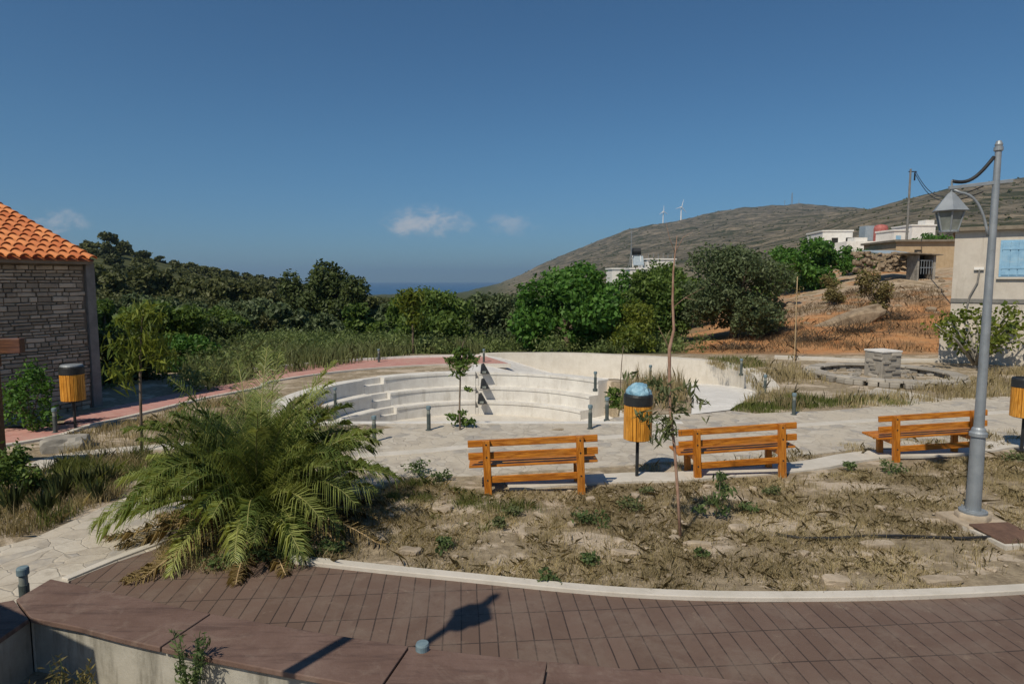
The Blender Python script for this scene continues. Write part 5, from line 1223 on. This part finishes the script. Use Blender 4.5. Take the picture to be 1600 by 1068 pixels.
# fig tree by the beige house
y = 22.0; fb = (15.9, 21.8, 0); rng = np.random.default_rng(55); brs = []; cl = []
for k in range(22):
    a = rng.uniform(0, 6.283); d = rng.uniform(.5, 1.9); h = rng.uniform(.9, 2.1); e = Vector((fb[0]+math.cos(a)*d, fb[1]+math.sin(a)*d*.7, h)); brs.append([Vector(fb)+Vector((0, 0, .1)), Vector(fb).lerp(e, .5)+Vector((0, 0, .25)), e]); cl.append((*e, .38, .9)); cl.append((*Vector(fb).lerp(e, .7), .30, .9))
sapling('fig_tree', fb, [Vector(fb)-Vector((0, 0, .1)), Vector(fb)+Vector((0, 0, .3)), Vector(fb)+Vector((.1, 0, .5))], [.09, .08, .05], 'spreading fig tree with pale bare branches before the beige house', cl, 'lf_yel', 1500, .15, .75, .2, 'rockgrey', brs, 'tree', seed=15)
# burnt brush on the bank
for i, (u, y, s) in enumerate(((1340, 33, 1.1), (1275, 31, .9), (1400, 36, .8), (1150, 29, .7))):
    x = (u-800)*y/1000; g = hz(x, y); mb = MB(); rng = np.random.default_rng(200+i)
    for k in range(110):
        b = rng.normal(size=2)*(.75*s, .3*s); p0 = Vector((b[0], b[1], 0)); pts_ = [p0]; dv = Vector((rng.normal(), rng.normal()*.6, rng.uniform(.2, 1.2))).normalized()
        for j in range(4):
            p0 = p0+dv*rng.uniform(.1, .28)*s; pts_.append(p0); dv = (dv+Vector((rng.normal(), rng.normal(), rng.normal()*.6-.25))*.45).normalized()
        mb.tube(pts_, [.022, .017, .012, .008, .004], 4, False)
    o = mb.build('dead_brush', M['twig'], loc=(x, y, g)); tag(o, ['large heap of dark dead twigs on the orange bank right of the slab', 'dark dead twigs on the orange bank below the rock slab', 'dark dead twigs high on the orange bank near the rubble', 'dark dead twigs under the big olive tree'][i], 'brush')

# ------------------------------------------------------------------ air, sky, sun, camera
hm, nt = new_mat('air'); v_ = nt.nodes.new('ShaderNodeVolumePrincipled'); o_ = nt.nodes.new('ShaderNodeOutputMaterial'); nt.links.new(v_.outputs[0], o_.inputs['Volume'])
v_.inputs['Color'].default_value = (.50, .74, 1.0, 1); v_.inputs['Density'].default_value = 1.0e-4; v_.inputs['Anisotropy'].default_value = .2
HAZE = True
if HAZE: MB().box((0, 0, 145), (44000, 44000, 450)).build('haze', hm, kind='stuff')
w = bpy.data.worlds.new('World'); SC.world = w; w.use_nodes = True; nt = w.node_tree; t = NT(nt)
for n_ in list(nt.nodes): nt.nodes.remove(n_)
sky = t.n('ShaderNodeTexSky', sky_type='NISHITA'); sky.sun_disc = False; sky.sun_elevation = SUN_EL
sky.sun_rotation = math.atan2(SUN_DIR.x, SUN_DIR.y); sky.altitude = 300; sky.air_density = 1.0; sky.dust_density = .2; sky.ozone_density = 4.0
tc = t.n('ShaderNodeTexCoord'); sx = t.n('ShaderNodeSeparateXYZ'); t.l(tc.outputs['Generated'], sx.inputs[0])
yy = t.math('MAXIMUM', sx.outputs[1], .05); cu = t.math('DIVIDE', sx.outputs[0], yy); cw = t.math('DIVIDE', sx.outputs[2], yy)
cmb = t.n('ShaderNodeCombineXYZ'); t.l(cu, cmb.inputs[0]); t.l(t.math('MULTIPLY', cw, 1.6), cmb.inputs[1])
nz1 = t.noise(cmb.outputs[0], 26, 6, .62, .3); mask = None
for u0, v0, a, b, amt in ((668, 349, .095, .036, 1.0), (800, 351, .055, .026, .5), (105, 349, .060, .026, .8), (640, 340, .05, .02, .35)):
    ex = t.math('DIVIDE', t.math('SUBTRACT', cu, (u0-800)/1000), a); ey = t.math('DIVIDE', t.math('SUBTRACT', cw, (438-v0)/1000), b)
    e = t.math('SUBTRACT', 1.0, t.math('SQRT', t.math('ADD', t.math('MULTIPLY', ex, ex), t.math('MULTIPLY', ey, ey))))
    q = t.math('MULTIPLY', t.ramp(t.math('ADD', e, t.math('MULTIPLY', t.math('SUBTRACT', nz1, .5), 2.6)), .12, 1.2), amt*.8)
    q = t.math('MULTIPLY', q, t.ramp(e, -.05, .5))
    mask = q if mask is None else t.math('MAXIMUM', mask, q)
c = t.mix(1.0, sky.outputs[0], t.mix(t.ramp(sx.outputs[2], .0, .22), (.53, .80, 1.06), (.60, .94, 1.10)), 'MULTIPLY')
c = t.mix(mask, c, (9.0, 8.9, 9.2))
bg = t.n('ShaderNodeBackground', inp={'Strength': .062}); t.l(c, bg.inputs[0]); ow = t.n('ShaderNodeOutputWorld'); t.l(bg.outputs[0], ow.inputs[0])
sl = bpy.data.lights.new('sun', 'SUN'); sl.energy = 4.0; sl.angle = math.radians(.53); sl.color = (1, .90, .735)
so = bpy.data.objects.new('sun', sl); COL.objects.link(so); sd = Vector((SUN_DIR.x*math.cos(SUN_EL), SUN_DIR.y*math.cos(SUN_EL), math.sin(SUN_EL)))
so.rotation_euler = sd.to_track_quat('Z', 'Y').to_euler(); so.location = sd*40
cam = bpy.data.cameras.new('camera'); cam.sensor_width = 36; cam.lens = 22.5; cam.clip_end = 120000; cam.clip_start = .05
co = bpy.data.objects.new('camera', cam); COL.objects.link(co); co.location = (0, 0, EYE); co.rotation_euler = (math.pi/2-PITCH, 0, 0); SC.camera = co
SC.view_settings.view_transform = 'Standard'; SC.view_settings.look = 'None'; SC.view_settings.exposure = 0; SC.view_settings.gamma = 1
SC.cycles.max_bounces = 6; SC.cycles.diffuse_bounces = 3; SC.cycles.transmission_bounces = 3; SC.cycles.volume_bounces = 0; SC.cycles.transparent_max_bounces = 6
SC.cycles.use_denoising = True
try: SC.cycles.denoiser = 'OPENIMAGEDENOISE'
except Exception: pass
